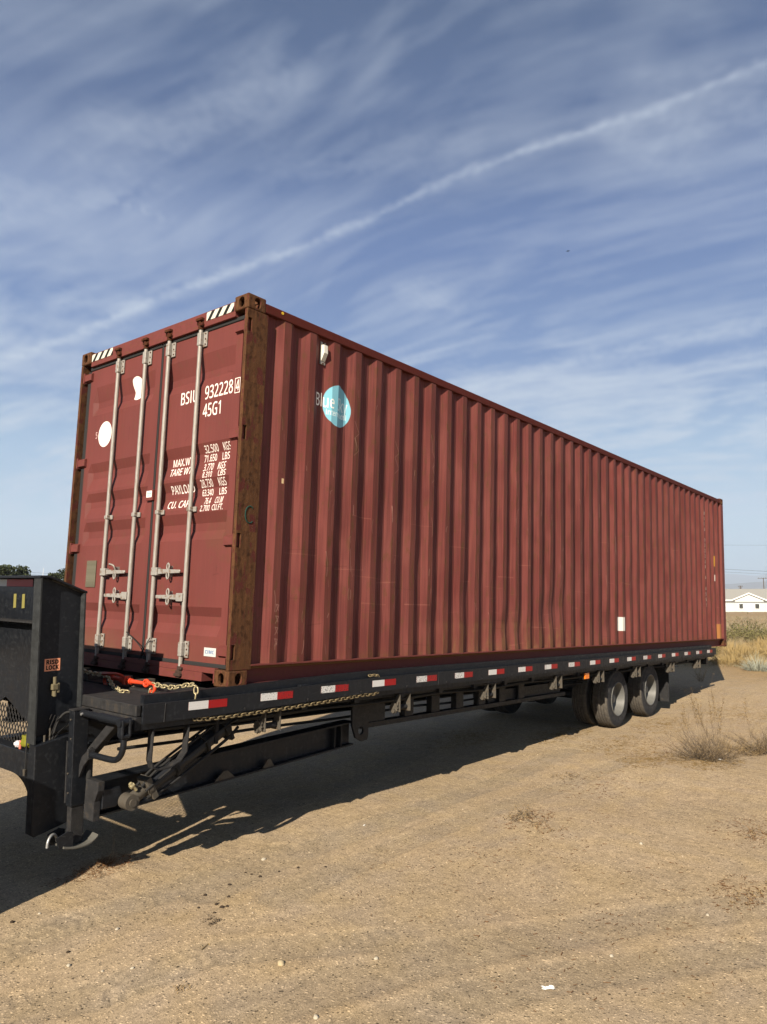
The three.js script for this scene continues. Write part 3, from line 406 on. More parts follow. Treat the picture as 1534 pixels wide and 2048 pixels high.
// doors
{
  const W_ = 1024, H_ = 1152, Z0 = -2.34, Z1 = -0.08, Y0 = 0.14, Y1 = 2.74, PX = W_ / (Z1 - Z0), PY = H_ / (Y1 - Y0), X = (z) => (z - Z0) * PX, Y = (y) => H_ - (y - Y0) * PY;
  const map = paint(W_, H_, (x, y) => {
    const z = Z0 + x / PX, my = Y1 - y / PY, st = fbm(z * 30, my * 1.2, 3), f = N2b(z * 120, my * 120), big = fbm(z * 1.2 + 4, my * 1.0, 3), sm = fbm(z * 6, my * 5, 4, N2b);
    const k = 1 + 0.04 * st + 0.03 * f + 0.07 * big, stain = smooth(0.3, 0.5, sm) * 0.25 + smooth(0.24, 0.1, Math.hypot(z + 0.22, (my - 1.1) * 1.1) + 0.2 * sm) * 0.35, grime = clamp(smooth(0.42, 0.2, my + 0.12 * sm + 0.06 * st) * (0.25 + 0.6 * smooth(-1.3, -1.9, z)) * (0.7 + 0.6 * sm));
    let c = [RED[0] * k, RED[1] * k, RED[2] * k]; c = c.map((v, i) => mix(v, [86, 58, 42][i], stain)); return c.map((v, i) => mix(v, [98, 74, 56][i], grime));
  }, (c) => {
    const text = (t, z, y, z1, h, slant = 0, col = '#d8d4cc', alpha = 1) => { c.save(); c.globalAlpha = alpha; c.translate(X(z), Y(y)); c.transform(1, 0, -slant * 0.3, 1, 0, 0); const fs = 100; c.font = `${fs}px sans-serif`; c.strokeStyle = col; c.lineWidth = 1; const adv = [...t].map((ch) => ch === 'I' ? 32 : c.measureText(ch).width), wd = adv.reduce((a, b) => a + b, 0); c.scale((z1 - z) * PX / wd, h * PY / (fs * 0.72)); c.fillStyle = col; let px = 0; [...t].forEach((ch, i) => { if (ch === 'I') c.fillRect(px + 10, -72, 12, 72); else { c.fillText(ch, px, 0); c.strokeText(ch, px, 0); } px += adv[i]; }); c.restore(); };
    text('BSIU', -0.85, 2.165, -0.615, 0.102); text('932228', -0.53, 2.165, -0.178, 0.103); text('45G1', -0.54, 2.022, -0.298, 0.105);
    c.strokeStyle = '#e9e5dc'; c.lineWidth = 2.5; c.strokeRect(X(-0.158), Y(2.268), 0.056 * PX, 0.112 * PY); text('4', -0.149, 2.172, -0.11, 0.084);
    const rows = [['MAX.WT.', 1.668, -0.945, -0.655, 0.06, 0, '32.500', 'KGS', 1.738, -0.515, -0.345, -0.29, 0.056, 0], ['', 0, 0, 0, 0, 0, '71.650', 'LBS', 1.668, -0.53, -0.37, -0.31, 0.052, 0], ['TARE WT.', 1.590, -0.95, -0.64, 0.06, 0, '3.770', 'KGS', 1.594, -0.51, -0.385, -0.335, 0.056, 0], ['', 0, 0, 0, 0, 0, '8.310', 'LBS', 1.540, -0.5, -0.38, -0.31, 0.043, 0], ['PAYLOAD', 1.442, -0.93, -0.62, 0.066, 0, '28.730', 'KGS', 1.468, -0.535, -0.385, -0.32, 0.058, 0], ['', 0, 0, 0, 0, 0, '63.340', 'LBS', 1.402, -0.53, -0.39, -0.325, 0.05, 0], ['CU. CAP.', 1.326, -0.955, -0.64, 0.058, 0, '76.4', 'CU.M', 1.334, -0.475, -0.395, -0.345, 0.05, 0], ['', 0, 0, 0, 0, 0, '2.700', 'CU.FT.', 1.280, -0.505, -0.385, -0.36, 0.044, 0.1]];
    for (const [a, ya, z0, z1, h, s, n, u, y, n0, n1, u0, hh, ss] of rows) { if (a) text(a, z0, ya, z1, h, s); text(n, n0, y, n1, hh, ss); text(u, u0, y, u0 + (u.length > 4 ? 0.135 : 0.095), hh, ss); }
    for (const [z, y, l] of [[-0.56, 0.17, 0.03], [-0.98, 0.17, 0.03], [-1.33, 0.17, 0.03], [-1.76, 0.17, 0.03], [-0.56, 2.59, 0.2], [-0.98, 2.59, 0.12], [-1.33, 2.59, 0.25], [-1.76, 2.59, 0.15], [-0.13, 1.0, 0.2], [-0.13, 1.79, 0.3], [-0.13, 2.6, 0.25], [-0.13, 0.2, 0.05], [-2.27, 1.8, 0.2], [-2.27, 1.0, 0.25], [-0.57, 1.27, 0.14], [-0.99, 1.27, 0.1], [-1.34, 1.27, 0.18], [-0.8, 0.75, 0.12], [-1.6, 0.75, 0.1]]) for (let i = 0; i < 7; i++) { c.strokeStyle = `rgba(${70 + i * 5},${44 + i * 2},28,${0.12 + 0.03 * (i % 3)})`; c.lineWidth = 1 + (i % 3); const zz = z + (i - 3) * 0.009; c.beginPath(); c.moveTo(X(zz), Y(y)); c.lineTo(X(zz + 0.003 * Math.sin(i * 3)), Y(y - l * (0.4 + 0.6 * ((i * 37) % 7) / 7))); c.stroke(); }
    c.fillStyle = '#d8d4cc'; c.beginPath(); c.ellipse(X(-1.99), Y(2.073), 0.112 * PX, 0.118 * PY, 0, 0, 7); c.fill(); text('5', -2.155, 2.05, -2.12, 0.06, 0, '#cdb9b4', 0.8);
    c.beginPath(); c.moveTo(X(-1.60), Y(2.51)); c.bezierCurveTo(X(-1.56), Y(2.555), X(-1.44), Y(2.54), X(-1.435), Y(2.43)); c.bezierCurveTo(X(-1.43), Y(2.35), X(-1.52), Y(2.30), X(-1.60), Y(2.345)); c.bezierCurveTo(X(-1.55), Y(2.41), X(-1.62), Y(2.44), X(-1.60), Y(2.51)); c.fill();
    c.strokeStyle = 'rgba(70,30,28,0.55)'; c.lineWidth = 2; for (const [z, y, a, b] of [[-1.59, 1.97, 0.005, 0.12], [-0.30, 2.36, 0.09, -0.03], [-0.30, 0.79, 0.07, 0.01], [-0.26, 0.82, 0.0, 0.04], [-0.75, 1.86, 0.05, 0.03]]) { c.beginPath(); c.moveTo(X(z), Y(y)); c.quadraticCurveTo(X(z + a / 2 + 0.01), Y(y + b / 2 + 0.01), X(z + a), Y(y + b)); c.stroke(); }
  });
  const panelMat = std({ map, roughness: 0.58 });
  const bands = [[2.54, 2.40, 2.345, 2.27], [1.815, 1.735, 1.675, 1.56], [1.535, 1.46, 1.405, 1.305], [1.272, 1.19, 1.13, 1.06], [0.555, 0.485, 0.42, 0.343]], D = 0.034;
  const depthY = (y) => { for (const [a, b, c, d] of bands) { if (y <= a && y >= b) return (a - y) / (a - b); if (y < b && y > c) return 1; if (y <= c && y >= d) return (y - d) / (c - d); } return 0; };
  const ys = [0.15, 2.728, ...bands.flat()].sort((a, b) => a - b);
  const mk = (name, z0, z1, label) => {
    const zs = [z0, z0 + 0.075, z0 + 0.115, z0 + 0.4, z0 + 0.7, z1 - 0.115, z1 - 0.075, z1], dz = [0, 0, 1, 1, 1, 1, 0, 0];
    const g = quadGrid(zs.length - 1, ys.length - 1, (i, j) => { const z = zs[i], y = ys[j]; return [0.046 + D * Math.min(depthY(y), dz[i]) + 0.001 * N2(z * 3, y * 3), y, z, (z - Z0) / (Z1 - Z0), (y - Y0) / (Y1 - Y0)]; });
    const d = part(ct, name, g, panelMat, label);
    part(d, 'edge_frame', join(box(0.05, 0.085, 0.15, 2.728, z0 + 0.001, z0 + 0.03, 0.003), box(0.05, 0.085, 0.15, 2.728, z1 - 0.03, z1 - 0.001, 0.003), box(0.05, 0.085, 0.151, 0.2, z0 + 0.03, z1 - 0.03, 0.003), box(0.05, 0.085, 2.68, 2.727, z0 + 0.03, z1 - 0.03, 0.003)), red);
    return d;
  };
  const dR = mk('door', -1.128, -0.096, 'right door leaf with white weight lettering'), dL = mk('door', -2.312, -1.162, 'left door leaf with white patches');
  part(dR, 'gasket', join(box(0.04, 0.058, 0.16, 2.73, -1.152, -1.129, 0.004), box(0.036, 0.06, 2.715, 2.748, -1.14, -0.08, 0.01), box(0.036, 0.06, 0.122, 0.152, -1.14, -0.08, 0.01), box(0.052, 0.075, 0.16, 2.72, -0.094, -0.05, 0.006)), rubber);
  part(dL, 'gasket', join(box(0.036, 0.06, 2.715, 2.748, -2.32, -1.15, 0.01), box(0.036, 0.06, 0.122, 0.152, -2.32, -1.15, 0.01), box(0.052, 0.075, 0.16, 2.72, -2.385, -2.313, 0.006)), rubber);
  // lock rods with guides, cams and handles
  const lock = (d, z, hy, toward, openRetainer) => {
    const x = 0.018, r = part(d, 'lock_rod', rod(V(x, 0.06, z), V(x, 2.80, z), 0.0175, 16), galv);
    for (const [y, h] of [[2.655, 0.062], [0.235, 0.062]]) { part(r, 'guide', join(box(0.03, 0.044, y - h, y + h, z - 0.012, z + 0.062, 0.006), box(x - 0.022, 0.034, y - h * 0.9, y + h * 0.9, z - 0.023, z + 0.024, 0.01)), galv); for (const s of [-0.7, 0, 0.7]) part(r, 'rivet', rod(V(0.034, y + s * h, z + 0.049), V(0.026, y + s * h, z + 0.049), 0.0065, 8), rustyIron); }
    part(r, 'guide', join(box(0.03, 0.044, 1.278, 1.318, z - 0.024, z + 0.055, 0.005), box(x - 0.021, 0.034, 1.280, 1.316, z - 0.023, z + 0.023, 0.008)), galv);
    for (const [y, s] of [[2.785, 1], [0.075, -1]]) part(r, 'cam', join(rod(V(x, y - 0.05, z), V(x, y + 0.035, z), 0.025, 12), box(x - 0.014, 0.046, y - 0.018 + s * 0.014, y + 0.018 + s * 0.014, z - 0.046, z + 0.04, 0.005), box(x - 0.036, x + 0.008, y + s * 0.028 - 0.012, y + s * 0.028 + 0.012, z - 0.036, z + 0.044, 0.006), box(x - 0.03, 0.012, y - s * 0.02 - 0.01, y - s * 0.02 + 0.01, z + 0.012, z + 0.05, 0.005)), s > 0 ? rustyIron : darkIron);
    const t = toward, zt = z + t * 0.36; // the lever
    part(r, 'handle', join(box(x - 0.03, 0.03, hy - 0.032, hy + 0.032, Math.min(z, z + t * 0.07) - 0.006, Math.max(z, z + t * 0.07) + 0.006, 0.006), plateX([[z + t * 0.06, hy + 0.022], [z + t * 0.18, hy + 0.017], [zt, hy + 0.013], [zt + t * 0.005, hy], [zt, hy - 0.013], [z + t * 0.18, hy - 0.017], [z + t * 0.06, hy - 0.022]].slice()[t > 0 ? 'slice' : 'reverse'](), x - 0.018, x - 0.004, null, 0.003)), galv);
    const zc = z + t * 0.205, ring = new THREE.TorusGeometry(0.017, 0.006, 6, 14); const loop = (y) => ring.clone().scale(1, 1.5, 1).rotateY(Math.PI / 2).translate(x - 0.012, y, zc);
    part(r, 'retainer', join(loop(hy - 0.032), openRetainer ? tube([V(x - 0.01, hy + 0.01, zc + 0.01), V(x - 0.03, hy + 0.05, zc + 0.01), V(x - 0.04, hy + 0.066, zc - 0.04), V(x - 0.02, hy + 0.06, zc - 0.07)], 0.008, 14, 6) : loop(hy + 0.036), box(x - 0.008, 0.05, hy - 0.045, hy + 0.045, zc - 0.008, zc + 0.008, 0.003)), galv);
  };
  lock(dR, -0.588, 0.622, -1, false); lock(dR, -1.015, 0.82, 1, false); lock(dL, -1.36, 0.622, -1, false); lock(dL, -1.79, 0.82, 1, true);
  const hinge = (d, y, near) => { const zc = near ? -0.035 : -CW + 0.035, s = near ? -1 : 1; const h = part(d, 'hinge', join(plateZ([[0.02, y - 0.03], [0.05, y - 0.045], [0.05, y + 0.045], [0.02, y + 0.03]], Math.min(zc + s * 0.01, zc + s * 0.13), Math.max(zc + s * 0.01, zc + s * 0.13)), box(0.012, 0.05, y - 0.05, y + 0.05, zc - 0.02, zc + 0.012, 0.006)), red); part(h, 'pin', rod(V(0.028, y - 0.06, zc), V(0.028, y + 0.06, zc), 0.009, 10), rustyIron); };
  for (const y of [2.655, 1.835, 1.04, 0.245]) { hinge(dR, y, true); hinge(dL, y, false); }
  // data plate, seal box, maker's label
  part(dL, 'data_plate', box(0.038, 0.044, 0.69, 0.925, -2.115, -1.955, 0.002), std({ map: paint(128, 192, (x, y) => { const n = N2(x * 0.15, y * 0.05) * 9 + N2b(x * 0.4, y * 0.4) * 5; return [96 + n, 92 + n, 76 + n]; }, (c) => { c.strokeStyle = 'rgba(60,56,44,0.6)'; for (let y = 14; y < 185; y += 9) { c.beginPath(); c.moveTo(10, y); for (let x = 10; x < 112; x += 7) c.lineTo(x, y + ((x * y) % 5) * 0.5); c.stroke(); } }), roughness: 0.5, metalness: 0.2 }), 'worn grey metal data plate');
  const label = (z0, z1, y0, y1, draw, name, x = 0.043) => part(dR, name, new THREE.PlaneGeometry(z1 - z0, y1 - y0).rotateY(-Math.PI / 2).translate(x, (y0 + y1) / 2, (z0 + z1) / 2), decal(paint(256, 128, null, draw)));
  label(-0.345, -0.205, 0.2, 0.262, (c, w, h) => { c.fillStyle = '#b4b5b1'; c.fillRect(0, 0, w, h); c.fillStyle = '#1d4f86'; c.font = 'bold 76px sans-serif'; c.save(); c.translate(20, 90); c.scale(1.0, 1); c.fillText('C', 0, 0); c.fillRect(58, -55, 14, 55); c.fillText('MC', 80, 0); c.restore(); }, 'maker_label');
  part(dR, 'seal_box', box(0.022, 0.045, 1.405, 1.495, -1.222, -1.122, 0.004), red); label(-1.208, -1.132, 1.432, 1.486, (c, w, h) => { c.fillStyle = '#d9d9d2'; c.fillRect(0, 0, w, h); c.fillStyle = '#4d8f83'; for (const [x, y, a, b] of [[40, 40, 60, 30], [120, 30, 30, 60], [165, 45, 50, 25], [60, 80, 90, 14]]) c.fillRect(x, y, a, b); }, 'seal_label', 0.0205);
  part(dR, 'wire', tube([V(0.0, 0.33, -1.33), V(-0.005, 0.3, -1.25), V(-0.01, 0.24, -1.12), V(0, 0.17, -1.05), V(0.01, 0.12, -1.04)], 0.004, 24, 5), rubber); part(dR, 'wire', tube([V(0.0, 0.12, -1.12), V(-0.015, 0.2, -1.05), V(-0.01, 0.3, -0.97)], 0.0035, 20, 5), rubber);
}
// ---------------------------------------------------------------- the trailer
const blackTex = paint(768, 768, (x, y) => { const f = tileN(x, y, 768, 768, 170), n = tileN(x, y, 768, 768, 24), m = tileN(x + 300, y, 768, 768, 70); const dust = smooth(0.22, 0.7, n + 0.35 * m + 0.2 * f), fleck = smooth(0.52, 0.62, tileN(x, y + 300, 768, 768, 200)); return [mix(mix(16, 42, dust * 0.55), 78, fleck * 0.4), mix(mix(19, 44, dust * 0.55), 79, fleck * 0.4), mix(mix(24, 46, dust * 0.55), 79, fleck * 0.4)]; }, (c) => { const R = mulberry(9); for (let n = 0; n < 90; n++) { c.strokeStyle = `rgba(150,145,135,${0.08 + R() * 0.3})`; c.lineWidth = 0.6 + R(); const x = R() * 768, y = R() * 768; c.beginPath(); c.moveTo(x, y); c.lineTo(x + (R() - 0.5) * 120, y + (R() - 0.5) * 24); c.stroke(); } }, true);
const blackRough = grey(512, 512, (x, y) => clamp(0.52 + 0.16 * tileN(x, y, 512, 512, 20) + 0.08 * tileN(x, y, 512, 512, 90)));
const black = std({ map: blackTex, roughnessMap: blackRough, roughness: 1, color: 0xffffff, specularIntensity: 0.6 });
const dusty = std({ map: paint(512, 512, (x, y) => { const f = tileN(x, y, 512, 512, 90), n = tileN(x, y, 512, 512, 16); const k = 1 + 0.18 * f + 0.2 * n, r = smooth(0.35, 0.55, n + 0.4 * f); return [mix(40 * k, 62, r * 0.35), mix(40 * k, 53, r * 0.35), mix(41 * k, 42, r * 0.35)]; }, null, true), roughness: 0.9 });
const steel = std({ map: paint(512, 512, (x, y) => { const f = tileN(x, y, 512, 512, 80), n = tileN(x, y, 512, 512, 14); const k = 1 + 0.1 * f + 0.1 * n, r = smooth(0.28, 0.55, n + 0.5 * f); return [mix(76 * k, 68, r * 0.6), mix(72 * k, 54, r * 0.6), mix(65 * k, 42, r * 0.6)]; }, null, true), roughness: 0.7, metalness: 0.1 });
const edged = std({ map: paint(256, 256, (x, y) => { const f = tileN(x, y, 256, 256, 60), n = tileN(x, y, 256, 256, 14), k = 1 + 0.16 * f + 0.18 * n; return [44 * k, 46 * k, 47 * k]; }, null, true), roughness: 0.65 });
const grease = std({ color: 0x1f2125, roughness: 0.45 }), chrome = std({ color: 0x9a9b9a, roughness: 0.4, metalness: 0.6 }), zinc = std({ color: 0xa59a78, roughness: 0.45, metalness: 0.45 });
const tr = rig('flatbed_trailer', 'long black flatbed trailer carrying the maroon container', 'trailer');
const sag = (x) => -0.045 * smooth(1.9, -0.7, x);
function beamX(x0, x1, y0, y1, z0, z1, r = 0.004) {                  // a bar along the deck, following its slight camber
  const n = x0 < 1.9 ? 8 : 0; if (!n) return box(x0, x1, y0, y1, z0, z1, r);
  const g = box(x0, x1, y0, y1, z0, z1, r), k = box(x0, Math.min(x1, 2), y0, y1, z0, z1, r), out = [];
  const cut = (a, b, first, last) => { const q = new THREE.BoxGeometry(b - a, y1 - y0, z1 - z0, Math.max(1, Math.round((b - a) / 0.3)), 1, 1).translate((a + b) / 2, (y0 + y1) / 2, (z0 + z1) / 2), p = q.attributes.position; for (let i = 0; i < p.count; i++) p.setY(i, p.getY(i) + sag(p.getX(i))); return metric(q); };
  return cut(x0, x1);
}
const ZF = -CW;                                                    // the far side mirrors the near one
const mirror = (a, b) => [ZF - b, ZF - a];
{
  for (const s of [0, 1]) {
    const Z = (a, b) => s ? mirror(a, b) : [a, b];
    part(tr, 'deck_rail', beamX(-0.66, 11.15, -0.03, 0.05, ...Z(-0.03, 0.014)), black);
    part(tr, 'rub_rail', beamX(-0.70, 11.19, -0.118, 0.0, ...Z(0.058, 0.078)), black);
    part(tr, 'rail_lip', beamX(-0.69, 11.18, -0.158, -0.122, ...Z(-0.03, 0.048)), black);
  }
  // deck boards: cross planks between the rails
  for (let x = -0.3, i = 0; x < 11.1; x += 0.3, i++) part(tr, 'deck_plank', box(x, x + 0.292, -0.095, -0.04, ZF + 0.0, 0.0, 0.004), dusty);
  part(tr, 'front_plate', box(-0.70, -0.31, -0.07, -0.05, ZF - 0.04, 0.045, 0.003), dusty);
  part(tr, 'front_beam', box(-0.735, -0.70, -0.118, -0.048, ZF - 0.05, 0.05, 0.006), dusty); part(tr, 'front_beam', box(-0.738, -0.69, -0.205, -0.121, ZF - 0.05, 0.048, 0.006), dusty);
  for (const z of [-0.75, -1.05, -1.4]) part(tr, 'stop_block', box(-0.28, -0.1, -0.04, 0.012, z - 0.03, z + 0.03, 0.004), steel);
  // main beams, lower chords and the struts between them
  for (const z of [-0.62, -1.82]) {
    part(tr, 'main_beam', join(box(-0.68, 11.0, -0.12, -0.108, z - 0.08, z + 0.08), box(-0.68, 11.0, -0.36, -0.12, z - 0.006, z + 0.006), box(-0.68, 11.0, -0.375, -0.36, z - 0.08, z + 0.08)), black);
  }
  for (const z of [-0.40, -2.04]) {
    const ch = part(tr, 'lower_chord', box(1.84, 5.95, -0.515, -0.468, z - 0.05, z + 0.04, 0.004), black);
    for (let i = 0; i < 7; i++) part(ch, 'strut', box(2.05 + i * 0.445 - (i ? 0 : 0.2), 2.05 + i * 0.445 + 0.14, -0.468, -0.30, z - 0.04, z + 0.03, 0.003), black);
    part(ch, 'strut', box(4.1, 5.9, -0.468, -0.34, z - 0.03, z - 0.01, 0.003), black);
  }
  for (let x = 0.15; x < 11; x += 0.61) part(tr, 'cross_member', box(x, x + 0.06, -0.215, -0.1, ZF + 0.03, -0.03, 0.003), black);
  part(tr, 'side_sill', box(-0.6, 11.0, -0.20, -0.125, -0.12, -0.06, 0.003), black); part(tr, 'side_sill', box(-0.6, 11.0, -0.20, -0.125, ZF + 0.06, ZF + 0.12, 0.003), black);
  // tilt frame: a beam on each side, hinged on a drop plate
  for (const s of [0, 1]) {
    const zc = s ? -2.09 : -0.35, top = (x) => -0.546 + (x + 0.71) * 0.054, bot = (x) => -0.772 + (x + 0.71) * 0.063, x0 = -0.74, x1 = 1.66, z = (a, b) => [zc + a, zc + b];
    const bm = part(tr, 'tilt_beam', join(plateZ([[x0, top(x0)], [x1, top(x1)], [x1, bot(x1)], [x0, bot(x0)]], ...z(-0.008, 0.008)), plateZ([[x0, top(x0)], [x1, top(x1)], [x1, top(x1) - 0.014], [x0, top(x0) - 0.014]], ...z(-0.065, 0.065)), plateZ([[x0, bot(x0) + 0.014], [x1, bot(x1) + 0.014], [x1, bot(x1)], [x0, bot(x0)]], ...z(-0.065, 0.065))), black);
    for (const x of [1.42, 1.5]) part(bm, 'web_stiffener', box(x, x + 0.012, bot(x) + 0.015, top(x) - 0.015, ...z(0.009, 0.06), 0.002), black);
    for (const [x, w] of [[0.16, 0.2], [0.62, 0.12]]) part(bm, 'gusset', plateZ([[x, bot(x) + 0.016], [x + w, bot(x) + 0.016], [x + w * 0.6, bot(x) + 0.08], [x + w * 0.4, bot(x) + 0.08]], ...z(0.05, 0.062)), steel);
    part(tr, 'pivot_plate', plateZ([[1.60, -0.15], [1.83, -0.15], [1.83, -0.555], [1.815, -0.59], [1.74, -0.60], [1.66, -0.56], [1.61, -0.45]], ...z(0.066, 0.09), [circle(1.727, -0.503, 0.035)]), black);
    part(bm, 'end_plate', plateX([[zc - 0.03, -0.545], [zc + 0.12, -0.545], [zc + 0.12, -0.6], [zc + 0.085, -0.67], [zc + 0.085, -0.79], [zc - 0.03, -0.79]], -0.79, -0.742, null, 0.004), dusty);
    part(bm, 'lug', plateZ([[-0.74, -0.60], [-0.62, -0.60], [-0.60, -0.66], [-0.64, -0.72], [-0.74, -0.72]], zc + 0.07, zc + 0.1, null, 0.004), black);
  }
  // hydraulic ram
  {
    const z = -0.2, a = V(-0.585, -0.69, z), b = V(0.24, -0.255, z), d = b.clone().sub(a).normalize(), P = (t, o = 0, dz = 0) => a.clone().addScaledVector(d, t).add(V(-d.y * o, d.x * o, dz));
    const rm = part(tr, 'hydraulic_ram', rod(P(0.15), P(0.86), 0.052, 20), grease, 'dark hydraulic ram slanting under the front of the deck');
    part(rm, 'clevis', join(rod(P(0), P(0.13), 0.045, 14, 0.035), rod(a.clone().add(V(0, 0, -0.045)), a.clone().add(V(0, 0, 0.045)), 0.05, 18), rod(a.clone().add(V(0, 0, 0.044)), a.clone().add(V(0, 0, 0.056)), 0.024, 12)), steel);
    part(rm, 'collar', join(rod(P(0.125), P(0.155), 0.066, 18), box(-0.02, 0.02, -0.075, 0.075, -0.06, 0.06).applyQuaternion(new THREE.Quaternion().setFromUnitVectors(V(1, 0, 0), d)).translate(P(0.15).x, P(0.15).y, z)), steel);
    part(rm, 'collar', join(rod(P(0.80), P(0.84), 0.07, 18), box(-0.015, 0.015, -0.1, 0.09, -0.05, 0.05).applyQuaternion(new THREE.Quaternion().setFromUnitVectors(V(1, 0, 0), d)).translate(P(0.84).x, P(0.84).y, z)), dusty);
    for (const [o, dz, r] of [[0.075, 0.03, 0.009], [0.07, -0.03, 0.009], [-0.07, 0.035, 0.011], [0.03, 0.062, 0.008]]) part(rm, 'hose', tube([P(0.1, o * 0.6, dz), P(0.25, o, dz), P(0.55, o * 1.05, dz), P(0.82, o, dz), P(0.92, o * 0.7, dz)], r, 30, 6), rubber);
    part(rm, 'fitting', join(rod(P(0.06, 0.05, 0.03), P(0.04, 0.115, 0.03), 0.012, 8), rod(P(0.03, 0.09, 0.03), P(0.06, 0.095, 0.03), 0.016, 6)), zinc);
    for (const t of [0.35, 0.62]) part(rm, 'strap', rod(P(t), P(t + 0.022), 0.07, 18), rubber);
  }
  // step loop under the front corner
  {
    const pts = [[-0.60, -0.15], [-0.605, -0.40], [-0.585, -0.447], [-0.54, -0.468], [-0.45, -0.462], [-0.375, -0.43], [-0.332, -0.375], [-0.322, -0.15]], inner = pts.map(([x, y], i) => [x + [0.011, 0.011, 0.009, 0.004, -0.002, -0.007, -0.011, -0.011][i], y + [0, 0.002, 0.008, 0.011, 0.011, 0.009, 0.004, 0][i]]);
    part(tr, 'step_loop', plateZ([...pts, ...inner.reverse()], -0.01, 0.045, null, 0.002), dusty, 'hanging steel step under the deck corner'); part(tr, 'hanger', box(0.03, 0.06, -0.4, -0.16, -0.2, -0.14, 0.004), dusty);
  }
  // lashing winches under the rail
  const winchAt = (x, s) => {
    const w = new THREE.Group(); w.name = 'winch'; tr.add(w); w.position.set(x, 0, s ? ZF : 0); if (s) w.rotation.y = Math.PI;
    part(w, 'bracket', box(-0.085, 0.085, -0.172, -0.158, -0.03, 0.05, 0.003), dusty);
    for (const e of [-0.075, 0.07]) part(w, 'side_plate', plateX([[0.046, -0.168], [0.05, -0.325], [-0.05, -0.325], [-0.055, -0.295], [0.03, -0.168]], e - 0.004, e + 0.006), steel);
    part(w, 'drum', rod(V(-0.10, -0.29, 0.0), V(0.09, -0.29, 0.0), 0.022, 14), dusty);
    part(w, 'ratchet_wheel', plateX(Array.from({ length: 24 }, (_, i) => { const a = i / 24 * 6.283, r = i % 2 ? 0.04 : 0.05; return [r * Math.cos(a) - 0.005, -0.29 + r * Math.sin(a)]; }), -0.105, -0.092), steel); part(w, 'pawl', join(rod(V(-0.1, -0.31, 0.02), V(-0.085, -0.235, 0.03), 0.009, 8), rod(V(-0.125, -0.315, 0.005), V(-0.1, -0.315, 0.005), 0.018, 10)), steel);
    return w;
  };
  for (const x of [0.40, 1.965, 3.43, 4.96, 6.19, 7.49, 8.95, 10.3]) { winchAt(x, 0); }
  for (const x of [1.965, 4.96, 7.49, 10.3]) winchAt(x, 1);
  // reflective tape, one strip every 0.61 m, red and white, some scuffed
  const R = mulberry(77);
  const tape = (wear, seed) => paint(256, 64, (x, y) => { const w = x < 128 ? [200, 200, 198] : [142, 22, 26]; const n = N2(x * 0.05 + seed * 9, y * 0.07), f = N2b(x * 0.4, y * 0.4 + seed); const gone = wear > 0 && n + 0.3 * f > 1 - wear; const line = Math.abs((y % 21) - 10) < 1 ? 0.9 : 1, cell = ((x + y) % 16 < 1 || (x - y + 512) % 16 < 1) ? 0.95 : 1; return gone ? [44, 46, 50] : w.map((v) => v * line * cell * (1 + 0.04 * f) - 6 * clamp(n)); });
  const tapes = [0, 0.25, 0.42, 0.15, 0.5].map((w, i) => std({ map: tape(w, i + 1), roughness: 0.35 })), order = [0, 1, 2, 0, 4, 2, 0, 3, 1, 2, 0, 0, 0, 4, 2, 3, 2, 4, 2];
  for (let i = 0; i < 19; i++) { const x = -0.215 + i * 0.6125; if (x > 11) break; const g = new THREE.BoxGeometry(0.312, 0.052, 0.002).translate(x, -0.05 + sag(x) * 0.75, 0.0795); part(tr, 'reflective_tape', g, tapes[order[i]]); const f = g.clone().translate(0, 0, ZF - 0.159); part(tr, 'reflective_tape', f, tapes[order[(i + 3) % 19]]); }
  // air and hydraulic lines clipped under the deck, rail joints and bolt heads
  for (const [z, y, r] of [[-0.16, -0.235, 0.011], [-0.2, -0.25, 0.009], [-0.5, -0.40, 0.012]]) { const pts = []; for (let x = -0.5; x < 10.6; x += 0.55) pts.push(V(x, y - 0.022 * Math.abs(Math.sin(x * 1.7 + z * 9)), z + 0.012 * Math.sin(x * 2.3))); part(tr, 'air_line', tube(pts, r, 160, 6), rubber); }
  for (const x of [-0.55, 2.42, 4.55, 7.0, 9.3]) part(tr, 'weld_bead', rod(V(x, -0.118 + sag(x), 0.0785), V(x + 0.004, 0.0 + sag(x), 0.0785), 0.0035, 6), dusty);
  for (let x = 0.1; x < 11; x += 0.6125) part(tr, 'bolt', rod(V(x, -0.10 + sag(x), 0.077), V(x, -0.10 + sag(x), 0.084), 0.009, 6), dusty);
  for (let x = 0.7; x < 10.8; x += 0.6125) part(tr, 'stake_pocket', box(x - 0.045, x + 0.045, -0.116, -0.012, 0.016, 0.056, 0.004), black);
  // amber side lamp
  const lamp = part(tr, 'side_lamp', join(box(5.70, 5.85, -0.265, -0.175, -0.005, 0.012, 0.008)), rubber); part(lamp, 'lens', box(5.712, 5.838, -0.258, -0.182, 0.012, 0.03, 0.008), new THREE.MeshPhysicalMaterial({ color: 0xe07414, roughness: 0.25, clearcoat: 0.6 }));
  // mud flaps, axles
  for (const z0 of [-0.66, ZF + 0.12]) part(tr, 'mud_flap', box(9.17, 9.185, -0.83, -0.27, z0, z0 + 0.56, 0.003), dusty);
  for (const z0 of [-0.66, ZF + 0.12]) part(tr, 'flap_bracket', box(9.12, 9.2, -0.29, -0.2, z0, z0 + 0.54, 0.004), black);
  for (const [x, y] of [[7.09, -0.625], [8.36, -0.583]]) {
    const ax = part(tr, 'axle', rod(V(x, y, -0.5), V(x, y, ZF + 0.5), 0.06, 16), black); for (const z of [-0.62, -1.82]) part(ax, 'spring_hanger', plateZ([[x - 0.35, -0.37], [x + 0.35, -0.37], [x + 0.12, y - 0.05], [x - 0.12, y - 0.05]], z - 0.05, z + 0.05), black);
  }
